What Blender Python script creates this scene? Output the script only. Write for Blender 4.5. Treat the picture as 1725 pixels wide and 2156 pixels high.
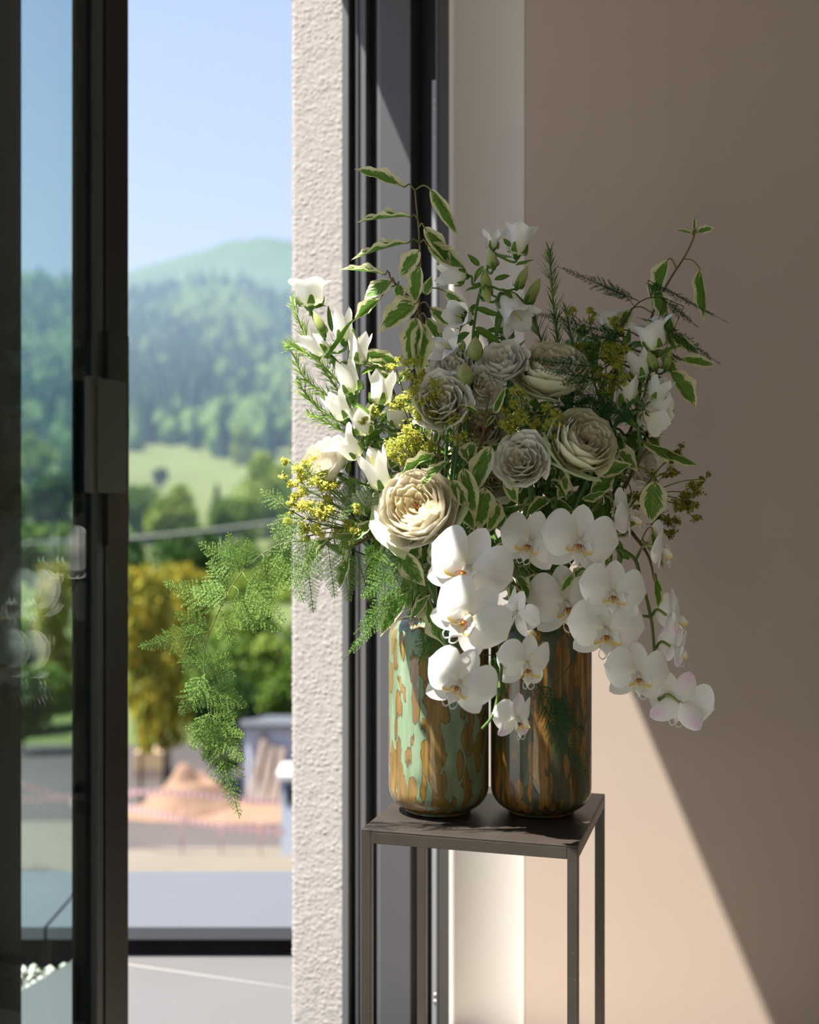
import bpy, math, random
import numpy as np
from mathutils import Vector, Matrix, noise

for o in list(bpy.data.objects):
    bpy.data.objects.remove(o, do_unlink=True)
SC = bpy.context.scene
COL = SC.collection
random.seed(7)
R = random.Random(11)

# ------------------------------------------------------------------ camera
ZC = 1.05            # eye height above the floor
F, CX, CY = 2500.0, 862.5, 1078.0
cam = bpy.data.cameras.new('camera')
cam.sensor_fit = 'HORIZONTAL'
cam.sensor_width = 24.0
cam.lens = 24.0 * F / 1725.0
cam.clip_start, cam.clip_end = 0.05, 8000
cam.dof.use_dof = True
cam.dof.focus_distance = 1.62
cam.dof.aperture_fstop = 2.4
camo = bpy.data.objects.new('camera', cam)
COL.objects.link(camo)
camo.location = (0, 0, ZC)
camo.rotation_euler = (math.pi / 2, 0, 0)
SC.camera = camo

# ------------------------------------------------------------------ sky, sun, exposure
FA = math.radians(-19.0)                       # facade frame: local x = inward, local y = along the facade, away
NX = Vector((math.cos(FA), math.sin(FA), 0))
UY = Vector((-math.sin(FA), math.cos(FA), 0))
O0 = Vector((0, 2.27, 0))
FM = Matrix.Translation(O0) @ Matrix.Rotation(FA, 4, 'Z')

world = bpy.data.worlds.new('sky')
SC.world = world
world.use_nodes = True
nt = world.node_tree
nt.nodes.clear()
tc = nt.nodes.new('ShaderNodeTexCoord')
sep = nt.nodes.new('ShaderNodeSeparateXYZ')
rmp = nt.nodes.new('ShaderNodeValToRGB')
bg = nt.nodes.new('ShaderNodeBackground')
out = nt.nodes.new('ShaderNodeOutputWorld')
nt.links.new(tc.outputs['Generated'], sep.inputs[0])
mr = nt.nodes.new('ShaderNodeMapRange')
mr.inputs['From Min'].default_value = -1.0
nt.links.new(sep.outputs['Z'], mr.inputs[0])
nt.links.new(mr.outputs[0], rmp.inputs[0])
nt.links.new(rmp.outputs[0], bg.inputs[0])
nt.links.new(bg.outputs[0], out.inputs[0])
e = rmp.color_ramp.elements
e[0].position = 0.0; e[0].color = (0.26, 0.23, 0.19, 1)        # ground beyond what is built
e[1].position = 1.0; e[1].color = (0.22, 0.38, 0.74, 1)
for p, c in ((0.49, (0.30, 0.28, 0.24, 1)), (0.50, (0.46, 0.55, 0.72, 1)), (0.60, (0.39, 0.48, 0.72, 1)), (0.71, (0.32, 0.41, 0.71, 1))):
    k = e.new(p); k.color = c
bg.inputs[1].default_value = 0.97

sun = bpy.data.lights.new('sun', 'SUN')
sun.energy = 12.6
sun.color = (1.0, 0.945, 0.86)
sun.angle = math.radians(0.55)
suno = bpy.data.objects.new('sun', sun)
COL.objects.link(suno)
Ld = NX * 0.383 + UY * 0.285 + Vector((0, 0, -0.90))
suno.rotation_euler = (-Ld).to_track_quat('Z', 'Y').to_euler()
suno.location = (-6, 0, 9)

vs = SC.view_settings
vs.view_transform = 'Standard'
vs.look = 'None'
vs.exposure = 0.4
vs.gamma = 1.0
vs.use_curve_mapping = False
cy = SC.cycles
cy.max_bounces = 8
cy.diffuse_bounces = 5
cy.glossy_bounces = 3
cy.transmission_bounces = 4
cy.transparent_max_bounces = 10
cy.volume_bounces = 0
cy.caustics_reflective = False
cy.caustics_refractive = False
cy.sample_clamp_indirect = 6.0

# ------------------------------------------------------------------ helpers
def P(px, py, d):
    return Vector(((px - CX) / F * d, d, ZC - (py - CY) / F * d))

def wx(px):
    """local x on the jamb plane for a direction"""
    r = (px - CX) / F
    return 2.27 * r / (NX.x - NX.y * r)

def fpx(x, y):
    q = O0 + NX * x + UY * y
    return CX + F * q.x / q.y
def fsolve(x, px):
    lo, hi = -2.0, 0.0
    for _ in range(50):
        mid = (lo + hi) / 2
        if fpx(x, mid) < px: lo = mid
        else: hi = mid
    return lo

class MB:
    def __init__(s):
        s.v, s.f, s.c, s.p = [], [], [], []
    def add(s, V, Fc, col=(1, 1, 1), pu=None):
        b = len(s.v)
        s.v.extend(tuple(x) for x in V)
        s.f.extend(tuple(i + b for i in q) for q in Fc)
        n = len(V)
        if len(col) == n and n and hasattr(col[0], '__len__'):
            s.c.extend(tuple(q[:3]) for q in col)
        else:
            s.c.extend([tuple(col[:3])] * n)
        s.p.extend(pu if pu is not None else [(0, 0, 0)] * n)
        return s
    def box(s, a, b, col=(1, 1, 1)):
        x0, y0, z0 = a; x1, y1, z1 = b
        V = [(x0,y0,z0),(x1,y0,z0),(x1,y1,z0),(x0,y1,z0),(x0,y0,z1),(x1,y0,z1),(x1,y1,z1),(x0,y1,z1)]
        return s.add(V, [(3,2,1,0),(4,5,6,7),(0,1,5,4),(1,2,6,5),(2,3,7,6),(3,0,4,7)], col)
    def tube(s, pts, rad, n=6, col=(1, 1, 1), col2=None, cap=True):
        pts = [Vector(p) for p in pts]
        m = len(pts)
        if not hasattr(rad, '__len__'):
            rad = [rad] * m
        V, Fc, C, pu = [], [], [], []
        up = Vector((0.13, 0.31, 0.94)).normalized()
        for i, p in enumerate(pts):
            t = (pts[min(i + 1, m - 1)] - pts[max(i - 1, 0)])
            t = t.normalized() if t.length > 1e-9 else Vector((0, 0, 1))
            a = up - t * up.dot(t)
            if a.length < 1e-3:
                a = Vector((1, 0, 0)) - t * t.x
            a.normalize(); b = t.cross(a); up = a
            k = i / max(m - 1, 1)
            cc = col if col2 is None else tuple(col[j] * (1 - k) + col2[j] * k for j in range(3))
            for j in range(n):
                w = 2 * math.pi * j / n
                V.append(p + (a * math.cos(w) + b * math.sin(w)) * rad[i]); C.append(cc); pu.append((k, j / n, 0))
        for i in range(m - 1):
            for j in range(n):
                Fc.append((i*n+j, i*n+(j+1) % n, (i+1)*n+(j+1) % n, (i+1)*n+j))
        if cap:
            Fc.append(tuple(range(n - 1, -1, -1))); Fc.append(tuple((m-1)*n + j for j in range(n)))
        return s.add(V, Fc, C, pu)
    def lathe(s, prof, n=32, col=(1, 1, 1), close=False):
        V, Fc = [], []
        m = len(prof)
        for r, z in prof:
            for j in range(n):
                w = 2 * math.pi * j / n
                V.append((r * math.cos(w), r * math.sin(w), z))
        for i in range(m - 1):
            for j in range(n):
                Fc.append((i*n+j, i*n+(j+1) % n, (i+1)*n+(j+1) % n, (i+1)*n+j))
        return s.add(V, Fc, col)
    def grid(s, nu, nv, fn, cfn=None, col=(1, 1, 1)):
        """fn(u 0..1, v -1..1)"""
        V, C, pu, Fc = [], [], [], []
        for i in range(nu + 1):
            u = i / nu
            for j in range(nv + 1):
                v = -1 + 2 * j / nv
                V.append(fn(u, v)); pu.append((u, v, 0))
                C.append(cfn(u, v) if cfn else col)
        for i in range(nu):
            for j in range(nv):
                a = i * (nv + 1) + j
                Fc.append((a, a + 1, a + nv + 2, a + nv + 1))
        return s.add(V, Fc, C, pu)
    def mesh(s, name, smooth=True):
        me = bpy.data.meshes.new(name)
        me.from_pydata(s.v, [], s.f)
        n = len(s.v)
        a = me.attributes.new('Col', 'FLOAT_COLOR', 'POINT')
        buf = np.ones((n, 4), dtype=np.float32); buf[:, :3] = np.array(s.c, dtype=np.float32).reshape(n, 3)
        a.data.foreach_set('color', buf.ravel())
        a = me.attributes.new('pu', 'FLOAT_VECTOR', 'POINT')
        a.data.foreach_set('vector', np.array(s.p, dtype=np.float32).ravel())
        if smooth:
            me.polygons.foreach_set('use_smooth', [True] * len(me.polygons))
        me.update()
        return me

def obj(name, me, mat=None, parent=None, M=None):
    if isinstance(me, MB):
        me = me.mesh(name, getattr(me, 'smooth', True))
    if mat is not None and not me.materials:
        for q in (mat if isinstance(mat, (list, tuple)) else [mat]):
            me.materials.append(q)
    o = bpy.data.objects.new(name, me)
    COL.objects.link(o)
    if parent is not None:
        o.parent = parent
        if 'base' in parent:
            o.matrix_parent_inverse = Matrix.Translation(-Vector(parent['base']))
    if M is not None:
        o.matrix_basis = M
    return o

def tag(o, label, cat, group=None, kind=None):
    o['label'] = label
    o['category'] = cat
    if group: o['group'] = group
    if kind: o['kind'] = kind
    return o

ROOTS = []
def thing(name, loc, label, cat, group=None):
    o = bpy.data.objects.new(name, None)
    o.empty_display_size = 0.02
    COL.objects.link(o)
    o.location = loc
    o['base'] = tuple(loc)
    ROOTS.append(o)
    return tag(o, label, cat, group)

def struct(name, me, mat, M=None, label=None, cat=None, parent=None):
    o = obj(name, me, mat, parent, M)
    if parent is None:
        o['kind'] = 'structure'
        if label: o['label'] = label
        if cat: o['category'] = cat
    return o

def face(pos, f, roll=0.0, sc=1.0):
    """matrix whose local z looks along f = (right, up, toward the viewer), y up, then rolled"""
    z = Vector((f[0], -f[2], f[1])).normalized()
    up = Vector((0, 0, 1))
    x = up.cross(z)
    if x.length < 1e-3:
        x = Vector((1, 0, 0))
    x.normalize(); y = z.cross(x)
    M = Matrix(((x.x, y.x, z.x), (x.y, y.y, z.y), (x.z, y.z, z.z))).to_4x4()
    return Matrix.Translation(pos) @ M @ Matrix.Rotation(math.radians(roll), 4, 'Z') @ Matrix.Scale(sc, 4)

def spl(pts, n=6):
    """Catmull-Rom through the points"""
    pts = [Vector(p) for p in pts]
    if len(pts) < 3:
        return [pts[0].lerp(pts[-1], i / n) for i in range(n + 1)]
    out = []
    q = [pts[0] * 2 - pts[1]] + pts + [pts[-1] * 2 - pts[-2]]
    for i in range(1, len(q) - 2):
        for k in range(n):
            t = k / n
            a, b, c, d = q[i-1], q[i], q[i+1], q[i+2]
            out.append(0.5 * ((2*b) + (c-a)*t + (2*a-5*b+4*c-d)*t*t + (-a+3*b-3*c+d)*t*t*t))
    out.append(pts[-1])
    return out

# ------------------------------------------------------------------ materials
class NT:
    def __init__(s, name):
        s.m = bpy.data.materials.new(name); s.m.use_nodes = True
        s.t = s.m.node_tree; s.t.nodes.clear()
        s.o = s.t.nodes.new('ShaderNodeOutputMaterial')
    def n(s, typ, **kw):
        x = s.t.nodes.new('ShaderNode' + typ)
        for k, v in kw.items(): setattr(x, k, v)
        return x
    def l(s, a, b): s.t.links.new(a, b)
    def attr(s, name, what='Color'):
        a = s.n('Attribute'); a.attribute_name = name; return a.outputs[what]
    def val(s, op, a, b=None, clamp=False):
        m = s.n('Math', operation=op); m.use_clamp = clamp
        for i, x in enumerate((a, b)):
            if x is None: continue
            if hasattr(x, 'is_output'): s.l(x, m.inputs[i])
            else: m.inputs[i].default_value = x
        return m.outputs[0]
    def mix(s, f, a, b, typ='MIX'):
        m = s.n('Mix', data_type='RGBA', blend_type=typ)
        for i, x in ((0, f), (6, a), (7, b)):
            if hasattr(x, 'is_output'): s.l(x, m.inputs[i])
            elif i == 0: m.inputs[0].default_value = x
            else: m.inputs[i].default_value = (*x[:3], 1)
        return m.outputs[2]
    def noise(s, scale, detail=3, vec=None, rough=0.5, dist=0.0):
        x = s.n('TexNoise'); x.inputs['Scale'].default_value = scale; x.inputs['Detail'].default_value = detail
        x.inputs['Roughness'].default_value = rough; x.inputs['Distortion'].default_value = dist
        if vec is not None: s.l(vec, x.inputs['Vector'])
        return x.outputs['Fac']
    def ramp(s, fac, stops, interp='LINEAR'):
        x = s.n('ValToRGB'); s.l(fac, x.inputs[0]); x.color_ramp.interpolation = interp
        e = x.color_ramp.elements
        while len(e) < len(stops): e.new(0.5)
        for k, (p, c) in zip(e, stops):
            k.position = p; k.color = (*c[:3], 1) if hasattr(c, '__len__') else (c, c, c, 1)
        return x.outputs[0]
    def bump(s, h, strength, dist):
        b = s.n('Bump'); b.inputs['Strength'].default_value = strength; b.inputs['Distance'].default_value = dist
        s.l(h, b.inputs['Height']); return b.outputs[0]
    def prin(s, col, rough=0.5, spec=0.5, metal=0.0, normal=None, **kw):
        p = s.n('BsdfPrincipled')
        for k, x in (('Base Color', col), ('Roughness', rough), ('Specular IOR Level', spec), ('Metallic', metal)):
            if hasattr(x, 'is_output'): s.l(x, p.inputs[k])
            else: p.inputs[k].default_value = (*x[:3], 1) if k == 'Base Color' else x
        for k, x in kw.items(): p.inputs[k.replace('_', ' ')].default_value = x
        if normal is not None: s.l(normal, p.inputs['Normal'])
        return p.outputs[0]
    def mixs(s, f, a, b):
        m = s.n('MixShader')
        if hasattr(f, 'is_output'): s.l(f, m.inputs[0])
        else: m.inputs[0].default_value = f
        s.l(a, m.inputs[1]); s.l(b, m.inputs[2]); return m.outputs[0]
    def done(s, sh):
        s.l(sh, s.o.inputs[0]); return s.m

ALB = dict.fromkeys('asphalt pale_sand orange_sand grey_stone_tile slate_slab pale_grout shaded_riser meadow_grass forested_hill bark blue_white_sheet shed_roof weathered_board fresh_board tape_white tape_red salmon_pole grey_cable anthracite_aluminium anthracite_lighter'.split(), 0.70)
ALB.update(beige_wall_paint=0.70, white_plaster=0.71, pebbles=1.1)
def simple(name, col, rough=0.6, spec=0.4, metal=0.0, var=0.0, vscale=8.0, bump=0.0, bscale=60.0):
    t = NT(name)
    co = t.n('TexCoord').outputs['Object']
    k = ALB.get(name, 1.0)
    col = tuple(x * k for x in col)
    c = col
    if var:
        f = t.noise(vscale, 4, co)
        c = t.mix(f, tuple(x * (1 - var) for x in col), tuple(min(1, x * (1 + var)) for x in col))
    nrm = t.bump(t.noise(bscale, 3, co), bump, 0.01) if bump else None
    return t.done(t.prin(c, rough, spec, metal, nrm))

def plant(name, trans=0.3, rough=0.5, spec=0.3, tint=None, var=0.0, vscale=40, ribs=None):
    """thin leaf or petal: colour from the mesh, light passes through"""
    t = NT(name)
    c = t.attr('Col')
    co = t.n('TexCoord').outputs['Object']
    if tint: c = t.mix(1.0, c, tint, 'MULTIPLY')
    if var:
        f = t.noise(vscale, 3, co)
        g = t.ramp(f, [(0.3, 1 - var), (0.7, 1.0)])
        c = t.mix(1.0, c, g, 'MULTIPLY')
    nrm = None
    if ribs:
        sp = t.n('SeparateXYZ'); t.l(t.attr('pu', 'Vector'), sp.inputs[0])
        w = t.val('SINE', t.val('MULTIPLY', sp.outputs[1], ribs))
        nrm = t.bump(w, 0.25, 0.002)
    d = t.prin(c, rough, spec, 0, nrm)
    tr = t.n('BsdfTranslucent'); t.l(c, tr.inputs[0])
    return t.done(t.mixs(trans, d, tr.outputs[0]))

M = {}
M['orchid'] = plant('orchid_petal', 0.14, 0.45, 0.25)
M['petal'] = plant('flower_petal', 0.22, 0.6, 0.2, var=0.05, vscale=60)
M['green'] = plant('green_leaf', 0.28, 0.45, 0.35, var=0.2)
M['fern'] = plant('fern_needle', 0.35, 0.55, 0.2)
M['stem'] = plant('plant_stem', 0.0, 0.5, 0.3)
M['floret'] = plant('small_floret', 0.35, 0.6, 0.2)

def variegated():
    t = NT('variegated_leaf')
    sp = t.n('SeparateXYZ'); t.l(t.attr('pu', 'Vector'), sp.inputs[0])
    u, v = sp.outputs[0], sp.outputs[1]
    oi = t.n('ObjectInfo').outputs['Random']
    cmb = t.n('CombineXYZ')
    t.l(t.val('ADD', t.val('MULTIPLY', u, 2.2), t.val('MULTIPLY', oi, 37.0)), cmb.inputs[0])
    t.l(t.val('MULTIPLY', v, 1.6), cmb.inputs[1])
    n1 = t.noise(2.6, 3, cmb.outputs[0], 0.6, 0.6)
    cm2 = t.n('CombineXYZ')
    t.l(t.val('SUBTRACT', t.val('MULTIPLY', u, 14.0), t.val('MULTIPLY', t.val('ABSOLUTE', v), 7.0)), cm2.inputs[0])
    t.l(t.val('MULTIPLY', v, 0.5), cm2.inputs[1]); t.l(t.val('MULTIPLY', oi, 19.0), cm2.inputs[2])
    n2 = t.noise(1.1, 1, cm2.outputs[0])
    av = t.val('ABSOLUTE', v)
    tipd = t.val('MULTIPLY', t.val('ABSOLUTE', t.val('SUBTRACT', u, 0.48)), 1.5)
    ed = t.val('MAXIMUM', av, tipd)
    k = t.val('ADD', ed, t.val('MULTIPLY', t.val('SUBTRACT', n1, 0.5), 0.75))
    k = t.val('ADD', k, t.val('MULTIPLY', t.val('SUBTRACT', n2, 0.5), 0.45))
    k = t.val('ADD', k, t.val('MULTIPLY', t.val('SUBTRACT', oi, 0.5), 0.16))
    edge = t.ramp(k, [(0.55, 0.0), (0.60, 1.0)])
    gn = t.mix(n2, (0.065, 0.18, 0.02), (0.19, 0.35, 0.05))
    rib = t.ramp(av, [(0.0, 1.0), (0.045, 0.0)])
    gn = t.mix(t.val('MULTIPLY', rib, 0.6), gn, (0.32, 0.45, 0.12))
    c = t.mix(edge, gn, (0.74, 0.72, 0.44))
    c = t.mix(1.0, c, t.attr('Col'), 'MULTIPLY')
    ve = t.val('SINE', t.val('SUBTRACT', t.val('MULTIPLY', u, 44.0), t.val('MULTIPLY', av, 16.0)))
    nrm = t.bump(ve, 0.35, 0.0015)
    d = t.prin(c, 0.42, 0.4, 0, nrm)
    tr = t.n('BsdfTranslucent'); t.l(c, tr.inputs[0])
    return t.done(t.mixs(0.28, d, tr.outputs[0]))
M['varieg'] = variegated()

def glass_mat(name, tint):
    t = NT(name)
    g = t.n('NewGeometry')
    dt = t.n('VectorMath', operation='DOT_PRODUCT')
    t.l(g.outputs['Normal'], dt.inputs[0]); t.l(g.outputs['Incoming'], dt.inputs[1])
    c = t.val('SUBTRACT', 1.0, t.val('ABSOLUTE', dt.outputs['Value']), True)
    f = t.val('ADD', 0.045, t.val('MULTIPLY', t.val('POWER', c, 5.0), 0.95), True)
    tr = t.n('BsdfTransparent'); tr.inputs[0].default_value = (*tint, 1)
    gl = t.n('BsdfGlossy'); gl.inputs['Roughness'].default_value = 0.0
    return t.done(t.mixs(f, tr.outputs[0], gl.outputs[0]))
M['pane'] = glass_mat('window_glass', (0.89, 0.947, 0.942))

def stucco():
    t = NT('stucco')
    co = t.n('TexCoord').outputs['Object']
    f = t.noise(30, 4, co)
    c = t.mix(f, (0.335, 0.313, 0.297), (0.395, 0.372, 0.355))
    nrm = t.bump(t.noise(420, 3, co), 0.35, 0.002)
    return t.done(t.prin(c, 0.9, 0.1, 0, nrm))
M['stucco'] = stucco()
M['beige'] = simple('beige_wall_paint', (0.515, 0.42, 0.35), 0.75, 0.2, var=0.03, vscale=3, bump=0.04, bscale=350)
M['white'] = simple('white_plaster', (0.74, 0.70, 0.65), 0.8, 0.2, var=0.03, vscale=4)
M['ceil'] = simple('ceiling_paint', (0.66, 0.62, 0.56), 0.85, 0.2)
M['iwhite'] = simple('white_room_paint', (0.86, 0.81, 0.74), 0.8, 0.2)
M['floorm'] = simple('floor_boards', (0.76, 0.67, 0.57), 0.5, 0.4, var=0.15, vscale=3)
M['alu'] = simple('anthracite_aluminium', (0.105, 0.105, 0.11), 0.42, 0.5, 0.15, var=0.06, vscale=5, bump=0.03, bscale=900)
M['alul'] = simple('anthracite_lighter', (0.16, 0.16, 0.165), 0.42, 0.5, 0.15)
M['blackr'] = simple('black_rubber', (0.008, 0.008, 0.009), 0.5, 0.4)
M['alud'] = simple('dark_door_profile', (0.008, 0.0075, 0.007), 0.5, 0.35)
M['alud2'] = simple('shaded_frame_profile', (0.045, 0.042, 0.038), 0.45, 0.4)  # dark colour carries the shade lying on this frame face
M['hand'] = simple('handle_grey', (0.055, 0.06, 0.06), 0.5, 0.4, 0.2)
M['steel'] = simple('steel_strip', (0.30, 0.31, 0.32), 0.45, 0.5, 0.3)
M['screw'] = simple('screw_metal', (0.35, 0.32, 0.30), 0.35, 0.5, 0.8)
M['skirt'] = simple('brown_skirting', (0.10, 0.065, 0.05), 0.6, 0.3)

def table_mat():
    t = NT('bronze_metal')
    co = t.n('TexCoord').outputs['Object']
    c = t.mix(t.noise(25, 4, co), (0.045, 0.036, 0.030), (0.070, 0.056, 0.047))
    sp = t.ramp(t.noise(520, 2, co), [(0.735, 0.0), (0.76, 1.0)])
    c = t.mix(t.val('MULTIPLY', sp, 0.6), c, (0.6, 0.55, 0.48))
    return t.done(t.prin(c, 0.42, 0.5, 0.35))
M['table'] = table_mat()

def vase_mat(name, ground, g2, flake, f2, dark, thr):
    t = NT(name)
    co = t.n('TexCoord').outputs['Object']
    mp = t.n('Mapping'); mp.inputs['Scale'].default_value = (1, 1, 0.34); t.l(co, mp.inputs[0])
    v = t.n('TexVoronoi', feature='SMOOTH_F1'); v.inputs['Scale'].default_value = 58; v.inputs['Smoothness'].default_value = 0.25
    nd = t.n('TexNoise'); nd.inputs['Scale'].default_value = 45; nd.inputs['Detail'].default_value = 3
    t.l(mp.outputs[0], nd.inputs['Vector'])
    ad = t.n('VectorMath', operation='MULTIPLY_ADD'); t.l(nd.outputs['Color'], ad.inputs[0])
    ad.inputs[1].default_value = (0.022, 0.022, 0.022); t.l(mp.outputs[0], ad.inputs[2])
    t.l(ad.outputs[0], v.inputs['Vector'])
    sc = t.n('SeparateColor'); t.l(v.outputs['Color'], sc.inputs[0])
    k = t.val('ADD', v.outputs['Distance'], t.val('MULTIPLY', t.val('SUBTRACT', t.noise(75, 3, mp.outputs[0]), 0.5), 0.75))
    k = t.val('ADD', k, t.val('MULTIPLY', t.val('SUBTRACT', t.noise(16, 2, mp.outputs[0]), 0.5), 0.9))
    k = t.val('SUBTRACT', k, t.val('MULTIPLY', t.val('SUBTRACT', sc.outputs[0], 0.5), 0.35))
    mask = t.ramp(k, [(thr - 0.03, 1.0), (thr, 0.0)])
    rim = t.ramp(k, [(thr - 0.09, 0.0), (thr - 0.045, 1.0), (thr - 0.01, 1.0), (thr + 0.015, 0.0)])
    st = t.n('Mapping'); st.inputs['Scale'].default_value = (90, 90, 8); t.l(co, st.inputs[0])
    streak = t.noise(1.0, 5, st.outputs[0], 0.6, 0.5)
    base = t.mix(t.ramp(streak, [(0.35, 0.0), (0.66, 1.0)]), ground, g2)
    fl = t.mix(t.ramp(streak, [(0.40, 0.0), (0.64, 1.0)]), flake, f2)
    c = t.mix(mask, base, fl)
    big = t.ramp(t.noise(16, 3, ad.outputs[0], 0.6), [(0.5, 0.0), (0.62, 1.0)])
    c = t.mix(t.val('MULTIPLY', big, 0.45), c, dark)
    c = t.mix(t.val('MULTIPLY', rim, 0.55), c, (0.05, 0.03, 0.006))
    d = t.prin(c, 0.35, 0.4, 0, None, Coat_Weight=1.0, Coat_Roughness=0.03)
    tr = t.n('BsdfTranslucent'); t.l(c, tr.inputs[0])
    return t.done(t.mixs(0.3, d, tr.outputs[0]))
M['vase1'] = vase_mat('mint_amber_glass', (0.19, 0.31, 0.165), (0.31, 0.43, 0.28), (0.20, 0.11, 0.015), (0.40, 0.25, 0.05), (0.17, 0.13, 0.03), 0.60)
M['vase2'] = vase_mat('dark_amber_glass', (0.06, 0.085, 0.035), (0.13, 0.15, 0.075), (0.17, 0.085, 0.012), (0.60, 0.32, 0.08), (0.09, 0.06, 0.012), 0.57)  # lighter amber flake tone paints golden sunlight glowing through the glass

M['asphalt'] = simple('asphalt', (0.155, 0.135, 0.13), 0.9, 0.1, var=0.2, vscale=0.6)
M['sandp'] = simple('pale_sand', (0.225, 0.195, 0.16), 0.9, 0.1, var=0.12, vscale=1.2)
M['sando'] = simple('orange_sand', (0.33, 0.21, 0.145), 0.9, 0.1, var=0.15, vscale=1.5)
M['tile'] = simple('grey_stone_tile', (0.165, 0.163, 0.165), 0.75, 0.3, var=0.06, vscale=6, bump=0.05, bscale=200)
M['slab'] = simple('slate_slab', (0.145, 0.155, 0.178), 0.6, 0.4, var=0.06, vscale=5)
M['grout'] = simple('pale_grout', (0.55, 0.53, 0.50), 0.9, 0.1)
M['riser'] = simple('shaded_riser', (0.055, 0.045, 0.042), 0.95, 0.1, var=0.5, vscale=14)  # dark colour paints the shadow band beneath the overhanging slabs
M['pebble'] = simple('pebbles', (0.60, 0.56, 0.49), 0.8, 0.2, var=0.35, vscale=40)
M['grass'] = simple('meadow_grass', (0.135, 0.175, 0.06), 0.9, 0.1, var=0.35, vscale=0.02)
M['hill'] = simple('forested_hill', (0.06, 0.11, 0.045), 0.95, 0.05, var=0.4, vscale=0.015)
M['tree'] = plant('tree_leaf', 0.35, 0.6, 0.15, tint=(0.72, 0.72, 0.72))
M['bark'] = simple('bark', (0.10, 0.075, 0.055), 0.9, 0.1, var=0.3, vscale=6)
M['shed'] = simple('blue_white_sheet', (0.70, 0.77, 0.85), 0.5, 0.4, var=0.08, vscale=1)
M['roofd'] = simple('shed_roof', (0.12, 0.13, 0.15), 0.6, 0.3)
M['plank'] = simple('weathered_board', (0.36, 0.28, 0.23), 0.85, 0.2, var=0.25, vscale=4)
M['plankl'] = simple('fresh_board', (0.62, 0.46, 0.28), 0.8, 0.2, var=0.2, vscale=4)
M['tapew'] = simple('tape_white', (0.80, 0.76, 0.76), 0.5, 0.3)
M['taper'] = simple('tape_red', (0.72, 0.20, 0.20), 0.5, 0.3)
M['pole'] = simple('salmon_pole', (0.66, 0.36, 0.30), 0.5, 0.3)
M['cable'] = simple('grey_cable', (0.22, 0.23, 0.20), 0.7, 0.2)

# ------------------------------------------------------------------ the room and the opening
YB_ = -5.0
CEIL = ZC + 1.62
LINT = ZC + 1.245                 # underside of the outer lintel
xo, xs = wx(616), wx(722)        # outer stucco reveal
x_pl, x_be = wx(961), wx(1105)   # plaster strip, start of the beige wall
Z0, Z1 = -0.02, LINT

def lbox(name, a, b, mat, parent=None, label=None, cat=None):
    m = MB().box(a, b); m.smooth = False
    return struct(name, m, mat, FM if parent is None else None, label, cat, parent)

# stucco reveal, real relief
def stucco_grid(x0, x1, z0, z1, step, side=False):
    m = MB()
    nx, nz = max(2, int((x1 - x0) / step)), int((z1 - z0) / step)
    V, Fc = [], []
    for i in range(nz + 1):
        z = z0 + (z1 - z0) * i / nz
        for j in range(nx + 1):
            x = x0 + (x1 - x0) * j / nx
            h = abs(noise.noise((x * 150, z * 150, 0.3))) * 2.0 + 0.6 * noise.noise((x * 340, z * 340, 4.2)) + 0.4 * noise.noise((x * 40, z * 40, 9))
            edge = min(1, j / 3)
            V.append((x + (noise.noise((z * 170, 3, 1)) * 0.0035 if j == 0 else 0), -0.003 - 0.0010 * h - (0 if edge == 1 else -0.002 * (1 - edge)), z))
    for i in range(nz):
        for j in range(nx):
            a = i * (nx + 1) + j
            Fc.append((a, a + 1, a + nx + 2, a + nx + 1))
    return m.add(V, Fc)
wall_o = struct('wall_outside', MB().box((xo, 0.003, -0.4), (xs, 0.9, CEIL + 0.4)), M['stucco'], FM, 'pale rough stucco wall end beside the open glass door', 'wall')
struct('stucco_face', stucco_grid(xo, xs, -0.1, Z1, 0.0022), M['stucco'], None, parent=wall_o)
lbox('wall_lintel', (xo, YB_ - 0.2, LINT), (x_pl, 0.9, CEIL + 0.4), M['stucco'], label='rough stucco lintel over the glass front', cat='wall')
# jamb of the sliding door: stepped aluminium profiles, deep black grooves between them
jamb = lbox('trim_1', (xs, 0.055, -0.1), (x_pl, 0.30, LINT), M['alud'], label='anthracite aluminium jamb of the sliding door with deep black grooves', cat='door frame')
def prof(name, p0, p1, y0, mat, z0=-0.1, z1=LINT, y1=0.056):
    m = MB().box((wx(p0), y0, z0), (wx(p1), y1, z1)); m.smooth = False
    return struct(name, m, mat, None, parent=jamb)
prof('profile', 722, 735, -0.004, M['alul'])
prof('gasket', 735, 746, 0.03, M['blackr'])
prof('profile', 746, 751, 0.006, M['alul'])
prof('profile', 752.5, 766, 0.010, M['alul'])
prof('gasket', 766, 782, 0.04, M['blackr'])
prof('profile', 782, 793, 0.030, M['alu'])
prof('profile', 793, 801, 0.004, M['alul'])
prof('panel', 801, 864, 0.0, M['alu'])
prof('gasket', 864, 906, 0.05, M['blackr'])
st = prof('strike_plate', 906, 920, 0.012, M['steel'], -0.1, ZC + (1078 - 162) / F * 2.25)
for py in (205, 224, 285, 2098, 2112):
    m = MB()
    zz = ZC + (1078 - py) / F * 2.26
    xx = wx(913)
    ring = [(0.0044 * math.cos(a), 0.0044 * math.sin(a)) for a in [i * math.pi / 5 for i in range(10)]]
    V = [(xx + a, 0.012, zz + b) for a, b in ring] + [(xx + a * .7, 0.0095, zz + b * .7) for a, b in ring]
    m.add(V, [(i, (i+1) % 10, 10+(i+1) % 10, 10+i) for i in range(10)] + [tuple(range(10, 20))])
    struct('screw', m, M['screw'], None, parent=st)
prof('edge', 920, 923, -0.006, M['alul'])
prof('profile', 923, 961, -0.004, M['alud2'])
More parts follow.
